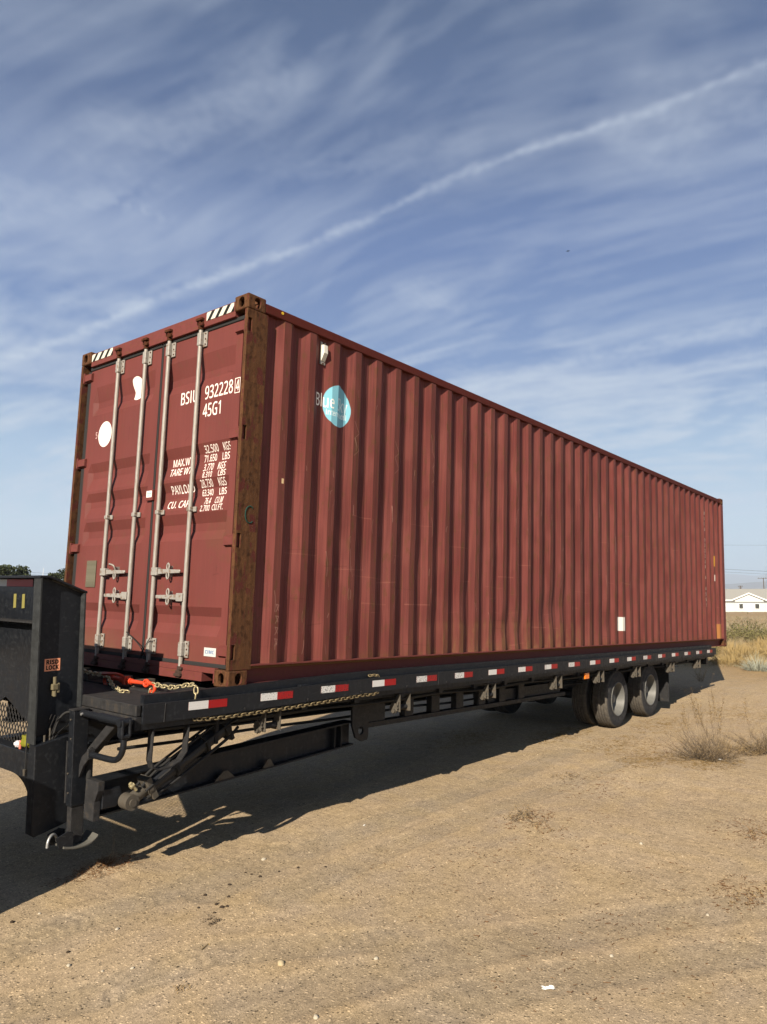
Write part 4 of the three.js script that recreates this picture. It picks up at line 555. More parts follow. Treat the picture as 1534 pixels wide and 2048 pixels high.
  part(tr, 'rear_beam', box(11.02, 11.12, -0.3, -0.12, ZF + 0.05, -0.05, 0.004), black); part(tr, 'slider_rail', box(5.9, 10.9, -0.47, -0.39, -0.66, -0.58, 0.004), black); part(tr, 'slider_rail', box(5.9, 10.9, -0.47, -0.39, -1.86, -1.78, 0.004), black);
}
// wheels: ribbed tread, deep-dished rims, twins at each axle end
{
  const tyreMat = std({ map: paint(512, 512, (x, y) => { const n = tileN(x, y, 512, 512, 20), f = tileN(x, y, 512, 512, 110); const d = clamp(0.55 + 0.18 * n + 0.22 * f); return [mix(34, 110, d), mix(34, 103, d), mix(35, 92, d)]; }, null, true), roughness: 0.92 }), sideMat = std({ map: paint(512, 512, (x, y) => { const n = tileN(x, y, 512, 512, 12), f = tileN(x, y, 512, 512, 90); const d = clamp(0.2 + 0.3 * n + 0.2 * f); return [mix(40, 88, d), mix(41, 85, d), mix(44, 80, d)]; }, null, true), roughness: 0.85 }), rimMat = std({ map: paint(256, 256, (x, y) => { const f = tileN(x, y, 256, 256, 40), n = tileN(x, y, 256, 256, 9); const k = 1 + 0.06 * f + 0.05 * n; return [94 * k, 94 * k, 91 * k]; }, null, true), roughness: 0.5, metalness: 0 });
  const R0 = 0.4, TW = 0.235;                                      // across the tread, z from 0 (outer face) to -TW
  const lathe = (pts, n = 64) => { const g = new THREE.LatheGeometry(pts.map(([r, z]) => new THREE.Vector2(r, z)), n); return metric(g.rotateX(Math.PI / 2)); };  // the lathe's y becomes z
  const tread = []; { const z0 = -0.022, z1 = -TW + 0.022, grooves = [0.2, 0.4, 0.6, 0.8]; tread.push([R0 - 0.028, -0.004 - 0.004], [R0 - 0.008, z0]); const at = (t) => mix(z0, z1, t), crown = (t) => R0 - 0.008 * Math.pow(2 * t - 1, 2); for (const g of grooves) tread.push([crown(g - 0.022), at(g - 0.022)], [R0 - 0.014, at(g - 0.016)], [R0 - 0.014, at(g + 0.016)], [crown(g + 0.022), at(g + 0.022)]); tread.push([R0 - 0.008, z1], [R0 - 0.028, -TW + 0.008]); }
  const wall = [[0.225, -0.03], [0.232, -0.012], [0.25, -0.006], [0.262, -0.008], [0.30, -0.001], [0.335, 0.0], [0.352, -0.003], [0.372, -0.008]];
  const crease = (g) => toCreasedNormals(g, 0.5);
  const treadG = crease(lathe(tread)), wallG = join(crease(lathe(wall)), crease(lathe(wall.map(([r, z]) => [r, -TW - z]).reverse())));
  const rimG = crease(lathe([[0.232, -0.014], [0.238, -0.004], [0.231, 0.002], [0.222, -0.004], [0.214, -0.03], [0.206, -0.075], [0.198, -0.115], [0.17, -0.142], [0.12, -0.152], [0.075, -0.150], [0.07, -0.1], [0.055, -0.07], [0.02, -0.062], [0.001, -0.062]])), rimIn = crease(lathe([[0.232, -TW + 0.012], [0.238, -TW + 0.003], [0.22, -TW], [0.205, -TW + 0.05], [0.198, -0.115]]));
  const wheel = (x, y, zOut, face) => {
    const w = new THREE.Group(); w.name = 'wheel'; tr.add(w); w.position.set(x, y, zOut); if (face < 0) w.rotation.y = Math.PI;
    part(w, 'tread', treadG, tyreMat); part(w, 'sidewall', wallG, sideMat); const r = part(w, 'rim', join(rimG, rimIn), rimMat);
    for (let i = 0; i < 8; i++) { const a = i / 8 * 6.283; part(r, 'wheel_nut', rod(V(0.11 * Math.cos(a), 0.11 * Math.sin(a), -0.153), V(0.11 * Math.cos(a), 0.11 * Math.sin(a), -0.122), 0.014, 6), steel); }
  };
  for (const [x, y] of [[7.09, -0.625], [8.36, -0.583]]) { wheel(x, y, -0.1, 1); wheel(x, y, -0.1 - TW - 0.075 - TW, -1); wheel(x, y, ZF + 0.1, -1); wheel(x, y, ZF + 0.1 + TW + 0.075 + TW, 1); }
}
// gooseneck: bulkhead walls, posts and the jack; it leans a little against the deck
{
  const lean = (m) => { const q = new THREE.Quaternion().setFromAxisAngle(V(0, 0, 1), 0.042), P = V(-1.0, 0.1, 0); m.quaternion.copy(q); m.position.copy(P).sub(P.clone().applyQuaternion(q)); return m; };
  const gn = lean(part(tr, 'bulkhead', plateX([[-0.66, 0.72], [-1.78, 0.72], [-1.78, -0.34], [-1.24, -0.11], [-0.66, -0.34]], -0.966, -0.954, null, 0.002), black, 'black front wall of the gooseneck with two yellow bars'));
  part(gn, 'top_flange', plateZ([[-1.065, 0.737], [-1.0, 0.739], [-0.735, 0.632], [-0.735, 0.618], [-1.0, 0.725], [-1.065, 0.723]], -1.84, -0.6), black);
  part(gn, 'rib', box(-1.056, -0.966, 0.424, 0.436, -1.74, -0.70, 0.002), dusty);
  for (const s of [0, 1]) {
    const Z = (a, b) => s ? mirror(a, b) : [a, b];
    part(gn, 'side_web', plateZ([[-1.042, 0.72], [-0.998, 0.72], [-0.75, 0.618], [-0.75, -0.16], [-0.80, -0.28], [-1.042, -0.30]], ...Z(-0.662, -0.65)), black);
    part(gn, 'front_flange', join(box(-1.057, -1.043, -0.34, 0.724, ...Z(-0.70, -0.602), 0.003), box(-1.0425, -0.967, -0.34, 0.722, ...Z(-0.70, -0.662), 0.002)), edged); part(gn, 'rear_flange', box(-0.757, -0.742, -0.14, 0.62, ...Z(-0.65, -0.60), 0.003), edged);
    part(gn, 'post_box', plateZ([[-1.06, -0.342], [-0.815, -0.302], [-0.815, -0.86], [-1.04, -0.905], [-1.06, -0.89]], ...Z(-0.66, -0.578), null, 0.005), black);
  }
  // cross beam with curved haunches
  { const z0 = -0.66, z1 = ZF + 0.66, pts = [[z0, -0.40], [z1, -0.40], [z1, -0.70]]; for (let i = 0; i <= 8; i++) { const a = i / 8 * Math.PI / 2; pts.push([z1 + 0.26 * (1 - Math.cos(a)), -0.70 + 0.145 * Math.sin(a)]); } for (let i = 8; i >= 0; i--) { const a = i / 8 * Math.PI / 2; pts.push([z0 - 0.26 * (1 - Math.cos(a)), -0.70 + 0.145 * Math.sin(a)]); } part(gn, 'cross_beam', plateX(pts, -1.05, -0.96, null, 0.004), black); }
  part(gn, 'neck_beam', box(-3.3, -0.97, 0.20, 0.62, -1.78, -1.68, 0.006), black); part(gn, 'neck_beam', box(-3.3, -0.97, 0.20, 0.62, -1.60, -1.52, 0.006), black); part(gn, 'neck_plate', box(-3.4, -1.07, 0.62, 0.64, -1.8, -1.5, 0.004), black);
  const paintMat = std({ color: 0x78723f, roughness: 0.8 });
  for (const [z0, z1] of [[-1.185, -1.145], [-1.055, -1.015]]) part(gn, 'paint_bar', plateX([[z0, 0.512], [z1, 0.515], [z1 - 0.001, 0.612], [z0 + 0.001, 0.61]], -0.9685, -0.9665, null, 0), paintMat, 'short yellow vertical bar painted on black');
  part(gn, 'reflective_tape', new THREE.BoxGeometry(0.002, 0.054, 0.40).translate(-0.9675, 0.69, -1.105), std({ color: 0xa11a20, roughness: 0.35 }), 'red reflective strip under the top flange'); part(gn, 'reflective_tape', new THREE.BoxGeometry(0.002, 0.054, 0.30).translate(-0.9675, 0.69, -1.457), std({ color: 0xcfcfcc, roughness: 0.35 }), 'white reflective strip under the top flange');
  // RISD LOCK sticker and its latch
  part(gn, 'sticker', new THREE.PlaneGeometry(0.105, 0.08).translate(-0.935, 0.153, -0.6485), decal(paint(256, 192, null, (c, w, h) => { c.fillStyle = '#d9926f'; c.fillRect(0, 0, w, h); c.fillStyle = '#17130f'; c.font = 'bold 92px sans-serif'; const put = (t, y) => { const adv = [...t].map((ch) => ch === 'I' ? 30 : c.measureText(ch).width), k = adv.reduce((a, b) => a + b, 0); c.save(); c.translate(22, y); c.scale((w - 44) / k, 1); let x = 0; c.strokeStyle = '#17130f'; c.lineWidth = 5; [...t].forEach((ch, i) => { if (ch === 'I') c.fillRect(x + 5, -68, 20, 68); else { c.fillText(ch, x, 0); c.strokeText(ch, x, 0); } x += adv[i]; }); c.restore(); }; put('RISD', 86); put('LOCK', 170); })), 'orange sticker lettered RISD LOCK');
  part(gn, 'latch', join(rod(V(-0.925, 0.075, -0.625), V(-0.922, -0.05, -0.625), 0.012, 8), box(-0.945, -0.905, -0.01, 0.03, -0.65, -0.61, 0.006), box(-0.91, -0.892, -0.03, 0.035, -0.64, -0.615, 0.006), box(-0.935, -0.915, -0.05, -0.015, -0.65, -0.62, 0.005)), std({ color: 0x625b47, roughness: 0.6 }));
  part(gn, 'light_box', box(-1.045, -1.013, -0.21, -0.145, -0.735, -0.704, 0.004), dusty); part(gn, 'wire', tube([V(-1.03, -0.145, -0.72), V(-1.032, -0.10, -0.722), V(-1.03, -0.09, -0.727)], 0.004, 10, 5), rubber); part(gn, 'wire', tube([V(-1.03, -0.21, -0.72), V(-1.04, -0.25, -0.735), V(-1.05, -0.30, -0.715), V(-1.062, -0.38, -0.69), V(-1.062, -0.5, -0.695)], 0.004, 24, 5), rubber); part(gn, 'plug', rod(V(-1.065, -0.5, -0.695), V(-1.065, -0.54, -0.697), 0.012, 8, 0.008), steel);
  part(gn, 'air_line', tube([V(-0.93, -0.33, -0.62), V(-0.91, -0.22, -0.60), V(-0.87, -0.16, -0.58), V(-0.83, -0.15, -0.52)], 0.009, 24, 6), rubber); part(gn, 'air_line', tube([V(-0.93, -0.33, -0.62), V(-0.89, -0.28, -0.6), V(-0.84, -0.22, -0.55)], 0.007, 16, 6), rubber); part(gn, 'valve', rod(V(-0.945, -0.33, -0.62), V(-0.945, -0.25, -0.62), 0.006, 8), steel); part(gn, 'valve', rod(V(-0.98, -0.335, -0.62), V(-0.98, -0.29, -0.62), 0.008, 8), steel);
  // jack
  const jk = lean(part(tr, 'jack_leg', box(-0.876, -0.772, -0.735, -0.135, -0.516, -0.45, 0.006), black, 'square black jack leg with a folded crank'));
  part(jk, 'cap', box(-0.879, -0.769, -0.135, -0.124, -0.519, -0.447, 0.004), dusty);
  for (const [y, o] of [[-0.19, 0], [-0.31, 0.01], [-0.53, -0.01], [-0.65, 0]]) part(jk, 'rivet', rod(V(-0.882, y, -0.485 + o), V(-0.875, y, -0.485 + o), 0.006, 8), steel);
  part(jk, 'inner_tube', box(-0.868, -0.782, -0.965, -0.73, -0.51, -0.456, 0.005), dusty); part(jk, 'weld_strip', box(-0.879, -0.869, -0.72, -0.33, -0.53, -0.515, 0.003), dusty);
  part(jk, 'foot', (() => { const pts = [], f = (t) => 0.022 * t * t + (t > 0.4 ? 0.05 * (t - 0.4) * (t - 0.4) : 0); for (let i = 0; i <= 10; i++) { const t = i / 10 * 2 - 1; pts.push([-0.815 + 0.115 * t, -0.988 + f(t)]); } for (let i = 10; i >= 0; i--) { const t = i / 10 * 2 - 1; pts.push([-0.815 + 0.115 * t, -0.974 + f(t)]); } return plateZ(pts, -0.56, -0.41, null, 0.003); })(), std({ color: 0x55544f, roughness: 0.6 }), 'worn flat skid foot with upturned ends');
  for (const z of [-0.545, -0.435]) part(jk, 'foot_bracket', plateZ([[-0.975, -0.895], [-0.90, -0.87], [-0.862, -0.885], [-0.862, -0.97], [-0.955, -0.965]], z, z + 0.012), black); 
  part(jk, 'hook', tube([V(-0.93, -0.935, -0.50), V(-0.94, -0.905, -0.495), V(-0.96, -0.885, -0.485), V(-0.985, -0.888, -0.475), V(-1.005, -0.915, -0.467), V(-1.012, -0.95, -0.463)], 0.009, 24, 8), chrome);
  const cx = -0.82;
  part(jk, 'crank_shaft', join(rod(V(cx, -0.15, -0.47), V(cx, -0.15, -0.22), 0.022, 12), rod(V(cx, -0.15, -0.22), V(cx, -0.15, 0.04), 0.028, 12, 0.025)), black);
  part(jk, 'bolt', rod(V(cx - 0.032, -0.15, -0.41), V(cx + 0.03, -0.15, -0.41), 0.009, 8), chrome);
  part(jk, 'knuckle', join(rod(V(cx - 0.04, -0.15, 0.05), V(cx + 0.04, -0.15, 0.05), 0.025, 12), box(cx - 0.032, cx - 0.018, -0.235, -0.135, 0.025, 0.08, 0.005), box(cx + 0.018, cx + 0.032, -0.235, -0.135, 0.025, 0.08, 0.005), box(cx - 0.03, cx + 0.03, -0.245, -0.22, 0.027, 0.077, 0.008)), black);
  part(jk, 'crank_handle', tube([V(cx, -0.23, 0.05), V(cx, -0.30, 0.045), V(cx, -0.35, 0.02), V(cx, -0.383, -0.03), V(cx, -0.392, -0.10), V(cx, -0.394, -0.2), V(cx, -0.396, -0.32)], 0.019, 40, 12), black, 'bent tubular crank handle folded down');
  part(jk, 'handle_clip', join(box(cx - 0.024, cx + 0.024, -0.425, -0.36, -0.335, -0.315, 0.004), plateX([[-0.45, -0.48], [-0.42, -0.42], [-0.32, -0.35], [-0.32, -0.41], [-0.40, -0.48], [-0.45, -0.56]], cx - 0.01, cx + 0.01)), dusty);
  part(jk, 'brace', plateX([[-0.45, -0.45], [-0.45, -0.38], [-0.2, -0.18], [-0.11, -0.18], [-0.15, -0.22]], -0.775, -0.72, null, 0.004), dusty); part(jk, 'grip', rod(V(-0.765, -0.44, -0.435), V(-0.765, -0.58, -0.435), 0.02, 12), rubber);
}
// expanded-metal tray on the cross beam with odds and ends
{
  const wires = []; for (let i = -3; i < 16; i++) for (const s of [1, -1]) { const z0 = -0.82 - i * 0.045, a = V(-0.93, -0.41, z0), b = V(-0.93, -0.16, z0 - s * 0.16); wires.push(rod(a, b, 0.004, 4)); }
  part(tr, 'mesh_guard', join(wires), dusty, 'expanded-metal mesh guard behind the front wall');
  const st = (name, geo, color, label, cat) => { const g = rig(name, label, cat); part(g, name, geo, std({ color, roughness: 0.7 })); };
  const blob = (x, y, z, sx, sy, sz, o) => { const g = mergeVertices(new THREE.IcosahedronGeometry(1, 3).deleteAttribute('normal').deleteAttribute('uv')), p = g.attributes.position; for (let i = 0; i < p.count; i++) { const v = V(p.getX(i), p.getY(i), p.getZ(i)), k = 1 + 0.35 * N3(v.x * 1.6 + o, v.y * 1.6, v.z * 1.6) + 0.12 * N3(v.x * 5, v.y * 5 + o, v.z * 5); p.setXYZ(i, x + v.x * k * sx, y + Math.max(-0.8, v.y * k) * sy, z + v.z * k * sz); } g.computeVertexNormals(); return g; };
  st('work_rag', blob(-1.0, -0.345, -0.77, 0.03, 0.045, 0.06, 1), 0x6b6a22, 'crumpled olive yellow rag stuffed on the front cross beam', 'rag');
  st('paper_wad', blob(-1.01, -0.375, -0.88, 0.02, 0.022, 0.028, 4), 0xc9c4c8, 'small whitish wad of paper on the front cross beam', 'paper');
  st('plastic_tag', box(-1.02, -1.01, -0.40, -0.345, -0.845, -0.825, 0.003), 0xc2705f, 'pink plastic tag standing on the front cross beam', 'tag');
}
// ---------------------------------------------------------------- chains and load binder
const linkGeo = (() => { const pts = []; const L = 0.0165, r = 0.0125; for (let i = 0; i < 20; i++) { const a = i / 20 * 6.2832; pts.push(V(r * Math.cos(a), r * Math.sin(a) + (Math.sin(a) >= 0 ? L / 2 : -L / 2), 0)); } return new THREE.TubeGeometry(new THREE.CatmullRomCurve3(pts, true), 20, 0.0046, 5, true); })();
function chain(name, pts, mat, label, group, scale = 1) {
  const g = rig(name, label, 'chain', group), curve = new THREE.CatmullRomCurve3(pts), len = curve.getLength(), pitch = 0.0335 * scale, n = Math.floor(len / pitch);
  for (let i = 0; i < n; i++) { const t = (i + 0.5) / n, p = curve.getPointAt(t), d = curve.getTangentAt(t), m = part(g, 'link', linkGeo, mat); m.position.copy(p); m.quaternion.setFromUnitVectors(V(0, 1, 0), d).multiply(new THREE.Quaternion().setFromAxisAngle(V(0, 1, 0), (i % 2 ? 0.9 : -0.7) + 0.25 * Math.sin(i * 1.7))); m.scale.setScalar(scale); }
  return g;
}
chain('lashing_chain', [V(-0.3, 0.012, -0.45), V(-0.3, 0.006, -0.33), V(-0.3, 0.01, -0.2), V(-0.3, 0.04, -0.04), V(-0.3, 0.045, 0.02), V(-0.302, 0.038, 0.045), V(-0.303, 0.005, 0.056), V(-0.303, -0.045, 0.052)], zinc, 'brass-coloured chain from the orange hook down over the front rail', null, 1.12);
chain('lashing_chain', [V(-0.3, 0.03, -1.62), V(-0.3, 0.02, -1.3), V(-0.3, 0.014, -1.02)], zinc, 'chain behind the gooseneck wall leading to the binder', null, 1.12);
chain('lashing_chain', [V(-0.34, 0.02, -0.98), V(-0.36, 0.005, -0.92), V(-0.4, -0.028, -0.8), V(-0.43, -0.038, -0.68), V(-0.46, -0.042, -0.58), V(-0.44, -0.042, -0.52)], zinc, 'slack chain tail lying on the deck in front of the doors', null, 1.12);
chain('lashing_chain', (() => { const l = [V(-0.25, -0.155, 0.05), V(-0.30, -0.168, 0.06)]; for (let i = 1; i <= 10; i++) { const t = i / 10; l.push(V(mix(-0.285, 1.54, t), mix(-0.182, -0.128, t) - 0.010 * Math.sin(t * 3.14), 0.066)); } l.push(V(1.57, -0.09, 0.05), V(1.58, -0.03, 0.05), V(1.56, 0.006, 0.05), V(1.50, 0.016, 0.052), V(1.45, 0.014, 0.052)); return l; })(), std({ color: 0x7d7055, roughness: 0.6, metalness: 0.4 }), 'long chain hanging along the underside of the side rail');
{
  const bd = rig('load_binder', 'orange ratchet load binder with hooks, lying before the doors', 'load binder'), orange = std({ color: 0xb83e22, roughness: 0.5 }), x = -0.3;
  const hook = (z, s) => { const pts = []; for (let i = 0; i <= 12; i++) { const a = -0.5 + i / 12 * 4.4; pts.push(V(x + 0.004, 0.008 - 0.026 + 0.03 * Math.cos(a), z + s * (0.035 + 0.034 * Math.sin(a)))); } return join(tube(pts, 0.0125, 26, 8), tube([V(x, 0.01, z - s * 0.04), V(x, 0.014, z - s * 0.005), V(x + 0.004, 0.008, z + s * 0.02)], 0.013, 14, 8)); };
  const link = (z) => new THREE.TorusGeometry(0.022, 0.009, 8, 18).scale(1, 1, 1.35).rotateY(Math.PI / 2).scale(1, 1, 1.3).translate(x, 0.008, z);
  const body = part(bd, 'barrel', join(rod(V(x, 0.006, -0.86), V(x, 0.004, -0.72), 0.022, 14), box(x - 0.028, x + 0.028, -0.024, 0.036, -0.81, -0.77, 0.008)), orange);
  part(bd, 'screw', rod(V(x, 0.004, -0.72), V(x, 0.006, -0.555), 0.016, 12, 0.012), orange); part(bd, 'screw', rod(V(x, 0.01, -1.0), V(x, 0.006, -0.86), 0.014, 12), orange);
  part(bd, 'eye', link(-0.53), orange); part(bd, 'eye', link(-1.0), orange); part(bd, 'hook', hook(-0.495, 1), orange); part(bd, 'hook', hook(-1.03, -1), orange);
  part(bd, 'handle', join(tube([V(x - 0.02, 0.03, -0.79), V(x - 0.03, 0.045, -0.86), V(x - 0.03, 0.04, -0.98), V(x - 0.025, 0.03, -1.08)], 0.011, 20, 8)), orange);
  const ring = part(bd, 'chain_end', linkGeo, zinc); ring.position.set(-0.32, -0.035, -0.44); ring.rotation.x = 0.3;
}
// ---------------------------------------------------------------- the field and what stands beyond it
{
  const R = mulberry(201), n = 9000, t = new Tri(); for (let i = 0; i < 9; i++) { const a = R() * 6.28, r = R() * 0.05, q = V(Math.cos(a) * r, 0, Math.sin(a) * r), e = q.clone().add(V((R() - 0.5) * 0.28, 0.16 + R() * 0.2, (R() - 0.5) * 0.28)); t.stick(q, e, 0.007, 0.002); }
  const im = new THREE.InstancedMesh(t.geo(), std({ roughness: 1, side: THREE.DoubleSide }), n), M = new THREE.Matrix4(), Q = new THREE.Quaternion(), c = new THREE.Color(); im.name = 'dry_grass'; im.castShadow = im.receiveShadow = true;
  for (let i = 0; i < n; i++) {
    const rr = 20.5 + Math.pow(R(), 1.6) * 75, u = i < n * 0.75 ? 1340 + R() * 420 : -900 + R() * 2000, far = u < 1300 ? rr + 14 : rr, p = atRange(u, 1196, far), x = p.x, z = p.z, dens = fbm(x * 0.25, z * 0.25, 3); let s = (0.3 + 0.55 * R()) * (1 + 0.6 * dens) * (far > 34 ? 1.3 : 1); if (far < 25 && dens < 0.05) s *= 0.45;
    M.compose(V(x, groundY(x, z, false), z), Q.setFromAxisAngle(V(0, 1, 0), R() * 6.28), V(s * 1.2, s, s * 1.2)); im.setMatrixAt(i, M); const k = 0.75 + R() * 0.5, ol = R() < 0.25; im.setColorAt(i, ol ? c.setRGB(0.16 * k, 0.145 * k, 0.085 * k) : c.setRGB(0.25 * k, 0.20 * k, 0.12 * k));
  }
  scene.add(tag(im, 'golden dry grass covering the field', 'grass', null, 'stuff'));
  const at = (u, r, dy = 0) => { const p = atRange(u, 1196, r); p.y = groundY(p.x, p.z, false) + dy; return p; };
  const bush = (u, r, h, rad, mat, seed, label, leafy = 9) => bladeShrub(at(u, r), { seed, name: 'field_bush', n: 170, h, r: rad, leafy, leaf: 0.035, mat, tilt: 1.0 }, label, 'bush', 'bushes in the dry field');
  bush(1492, 36, 1.0, 1.1, darkOlive, 301, 'dark olive bush in front of the chain-link fence'); bush(1468, 33, 0.75, 0.9, oliveMat, 302, 'lower grey-olive bush beside the darkest bush'); bush(1525, 34, 0.7, 0.9, oliveMat, 303, 'olive bush to the outer side of the darkest bush'); 
  for (const [u, r, h, q, s] of [[1512, 25, 0.5, 0.75, 305], [1474, 23.5, 0.5, 0.8, 306], [1548, 24, 0.5, 0.8, 307], [1450, 26, 0.5, 0.8, 308], [1590, 28, 0.6, 0.9, 309], [1498, 21.5, 0.28, 0.6, 310], [1455, 21.5, 0.36, 0.7, 311], [1640, 25, 0.6, 0.9, 312], [1530, 29, 0.5, 0.8, 316]]) bladeShrub(at(u, r), { seed: s, name: 'field_bush', n: 420, h, r: q, w: 0.012, mat: goldMat, tilt: 1.1 }, 'mound of golden dry brush in the field behind the trailer', 'bush', 'golden brush mounds');
  for (const [u, r, h, q, s] of [[1385, 24, 0.6, 0.8, 320], [1360, 27, 0.6, 0.9, 321], [1330, 25, 0.5, 0.8, 322]]) bladeShrub(at(u, r), { seed: s, name: 'field_bush', n: 260, h, r: q, leafy: 7, leaf: 0.03, mat: darkOlive, tilt: 1.1 }, 'dark bush glimpsed below the tail of the trailer', 'bush', 'bushes below the trailer tail');
  // chain-link fence
  {
    const p = at(1420, 42), q = at(1640, 40), d = q.clone().sub(p); d.y = 0; const len = d.length(), g = thing('chain_link_fence', p, 'thin grey chain-link fence between the field and white building', 'fence'); g.rotation.y = Math.atan2(-d.z, d.x);
    const gm = std({ color: 0x8d8f8c, roughness: 0.6, metalness: 0.3 }), h = 1.62; part(g, 'top_rail', rod(V(0, h, 0), V(len, h, 0), 0.03, 8), gm);
    for (let x = 0.4; x < len; x += 2.9) part(g, 'post', rod(V(x, -0.3, 0), V(x, h + 0.06, 0), 0.035, 8), gm);
    const t2 = new Tri(); for (let x = -h; x < len + h; x += 0.12) for (const s of [1, -1]) { let a = V(x, 0, 0), b = V(x + s * h, h, 0); const cl = (v, o) => { if (v.x < 0) { const f = (0 - v.x) / (o.x - v.x); v.lerp(o, f); } else if (v.x > len) { const f = (v.x - len) / (v.x - o.x); v.lerp(o, f); } }; if ((a.x < 0 && b.x < 0) || (a.x > len && b.x > len)) continue; cl(a, b); cl(b, a); t2.stick(a, b, 0.006, 0.006); } const net = part(g, 'wire_mesh', t2.geo(), gm);
  }
  // the white building
  {
    const p = at(1497, 196), g = thing('white_house', p, 'long white house with a central gable beyond the field', 'house'); const f = camera.position.clone().sub(p); g.rotation.y = Math.atan2(f.x, f.z); // front along local +z
    g.position.y -= 0.15;
    const wh = std({ color: 0xb9bcbb, roughness: 0.85 }), trim = std({ color: 0xd2d4d1, roughness: 0.7 }), roofM = std({ color: 0x878681, roughness: 0.95 }), glass = std({ color: 0x2c2e2a, roughness: 0.15 });
    const rx = 15, E = 2.75, RY = 5.35, dp = 8; const m = mergeVertices, wall = part(g, 'wall', join(box(-rx, rx, -0.5, E, -dp, 0, 0.01), plateZ([[-3.05, E - 0.02], [3.25, E - 0.02], [0.1, 4.15]], -1.2, 0.55), box(-2.95, 3.15, -0.5, E, 0, 0.55, 0.01)), wh);
    const rf = part(g, 'roof', join(plateX([[0.45, E], [-dp / 2, RY], [-dp - 0.45, E], [-dp - 0.45, E + 0.16], [-dp / 2, RY + 0.16], [0.45, E + 0.16]], -rx - 0.4, rx + 0.4), plateZ([[-3.5, E - 0.05], [0.1, 4.35], [3.7, E - 0.05], [3.7, E + 0.12], [0.1, 4.52], [-3.5, E + 0.12]], -3.2, 0.85)), roofM);
    part(g, 'fascia', join(box(-rx - 0.4, -3.4, E - 0.12, E + 0.17, 0.45, 0.5, 0.005), box(3.6, rx + 0.4, E - 0.12, E + 0.17, 0.45, 0.5, 0.005), plateZ([[-3.6, E - 0.12], [0.1, 4.26], [3.8, E - 0.12], [3.8, E + 0.2], [0.1, 4.58], [-3.6, E + 0.2]], 0.86, 0.92)), trim);
    part(rf, 'vent', box(-1.2, -0.3, 4.5, 4.75, -2.9, -2.4, 0.02), roofM);
    for (const [x, z, w2] of [[-1.65, 0.56, 0.78], [1.75, 0.56, 0.85], [5.2, 0.01, 1.9], [-6.2, 0.01, 1.6], [-10, 0.01, 1.4], [9.6, 0.01, 1.4]]) { const wn = part(g, 'window', box(x - w2 / 2 - 0.1, x + w2 / 2 + 0.1, 0.75, 2.05, z, z + 0.08, 0.005), trim); part(wn, 'pane', box(x - w2 / 2, x + w2 / 2, 0.85, 1.95, z + 0.06, z + 0.1, 0.004), Math.abs(x) < 3 ? glass : std({ color: 0x9aa09a, roughness: 0.3 })); }
    const dr = part(g, 'door', box(-0.3, 0.65, -0.4, 1.95, 0.55, 0.62, 0.005), trim); part(dr, 'door_handle', box(0.5, 0.56, 0.75, 0.85, 0.62, 0.68, 0.004), glass);
  }
  // poles and wires
  const wood = std({ color: 0x55493e, roughness: 0.95 }), wireM = std({ color: 0x3f4246, roughness: 0.7 });
  const pole = (u, r, h, label, arms) => { const p = at(u, r), g = thing('utility_pole', p, label, 'pole', null); part(g, 'pole_shaft', rod(V(0, -0.5, 0), V(0, h, 0), 0.2, 8, 0.14), wood); const f = camera.position.clone().sub(p); g.rotation.y = Math.atan2(f.x, f.z); for (const [y, w2] of arms) { const a = part(g, 'cross_arm', box(-w2, w2, y - 0.09, y + 0.09, 0.14, 0.28, 0.01), wood); for (const x of [-0.9, -0.35, 0.35, 0.9]) part(a, 'insulator', rod(V(x * w2, y + 0.09, 0.21), V(x * w2, y + 0.33, 0.21), 0.07, 6), wireM); } return p.clone().setY(p.y + h); };
  pole(1529, 330, 11.9, 'distant utility pole with one cross arm behind the white house', [[11.7, 2.0]]); const pb = pole(1482, 340, 8.9, 'shorter distant pole with a pale transformer can', [[8.6, 0.9], [7.9, 0.6]]);
  { const c = thing('transformer', pb.clone().add(V(0, -3.2, 0)), 'pale transformer can on the shorter distant pole', 'transformer'); const f = camera.position.clone().sub(pb); c.rotation.y = Math.atan2(f.x, f.z); part(c, 'can', rod(V(0, 0, 0.45), V(0, 1.5, 0.45), 0.42, 12), std({ color: 0xb9bcbd, roughness: 0.5 })); part(c, 'lid', rod(V(0, 1.5, 0.45), V(0, 1.62, 0.45), 0.46, 12, 0.25), std({ color: 0xa5a8a9, roughness: 0.5 })); }
  const wire = (u0, v0, r0, u1, v1, r1, sagm, rad, label) => { const a = atRange(u0, v0, r0), b = atRange(u1, v1, r1), pts = []; for (let i = 0; i <= 24; i++) { const s = i / 24, p = a.clone().lerp(b, s); p.y -= sagm * 4 * s * (1 - s); pts.push(p); } const m = part(scene, 'power_line', new THREE.TubeGeometry(new THREE.CatmullRomCurve3(pts), 48, rad, 4), wireM); tag(m, label, 'wire'); };
  wire(1150, 1119, 120, 1900, 1157, 118, 0.3, 0.017, 'upper dark power line crossing the sky beyond the container'); wire(1150, 1122, 120, 1900, 1161, 118, 0.45, 0.012, 'thin power line just under the upper dark one'); wire(1150, 1088, 120, 1900, 1090, 118, 0.1, 0.009, 'faint highest power line above the white house');
  wire(-200, 1119, 95, 260, 1153, 120, 0.4, 0.012, 'thin power line passing behind the gooseneck'); wire(-200, 1124, 95, 260, 1156, 120, 0.45, 0.009, 'faint lower power line behind the gooseneck');
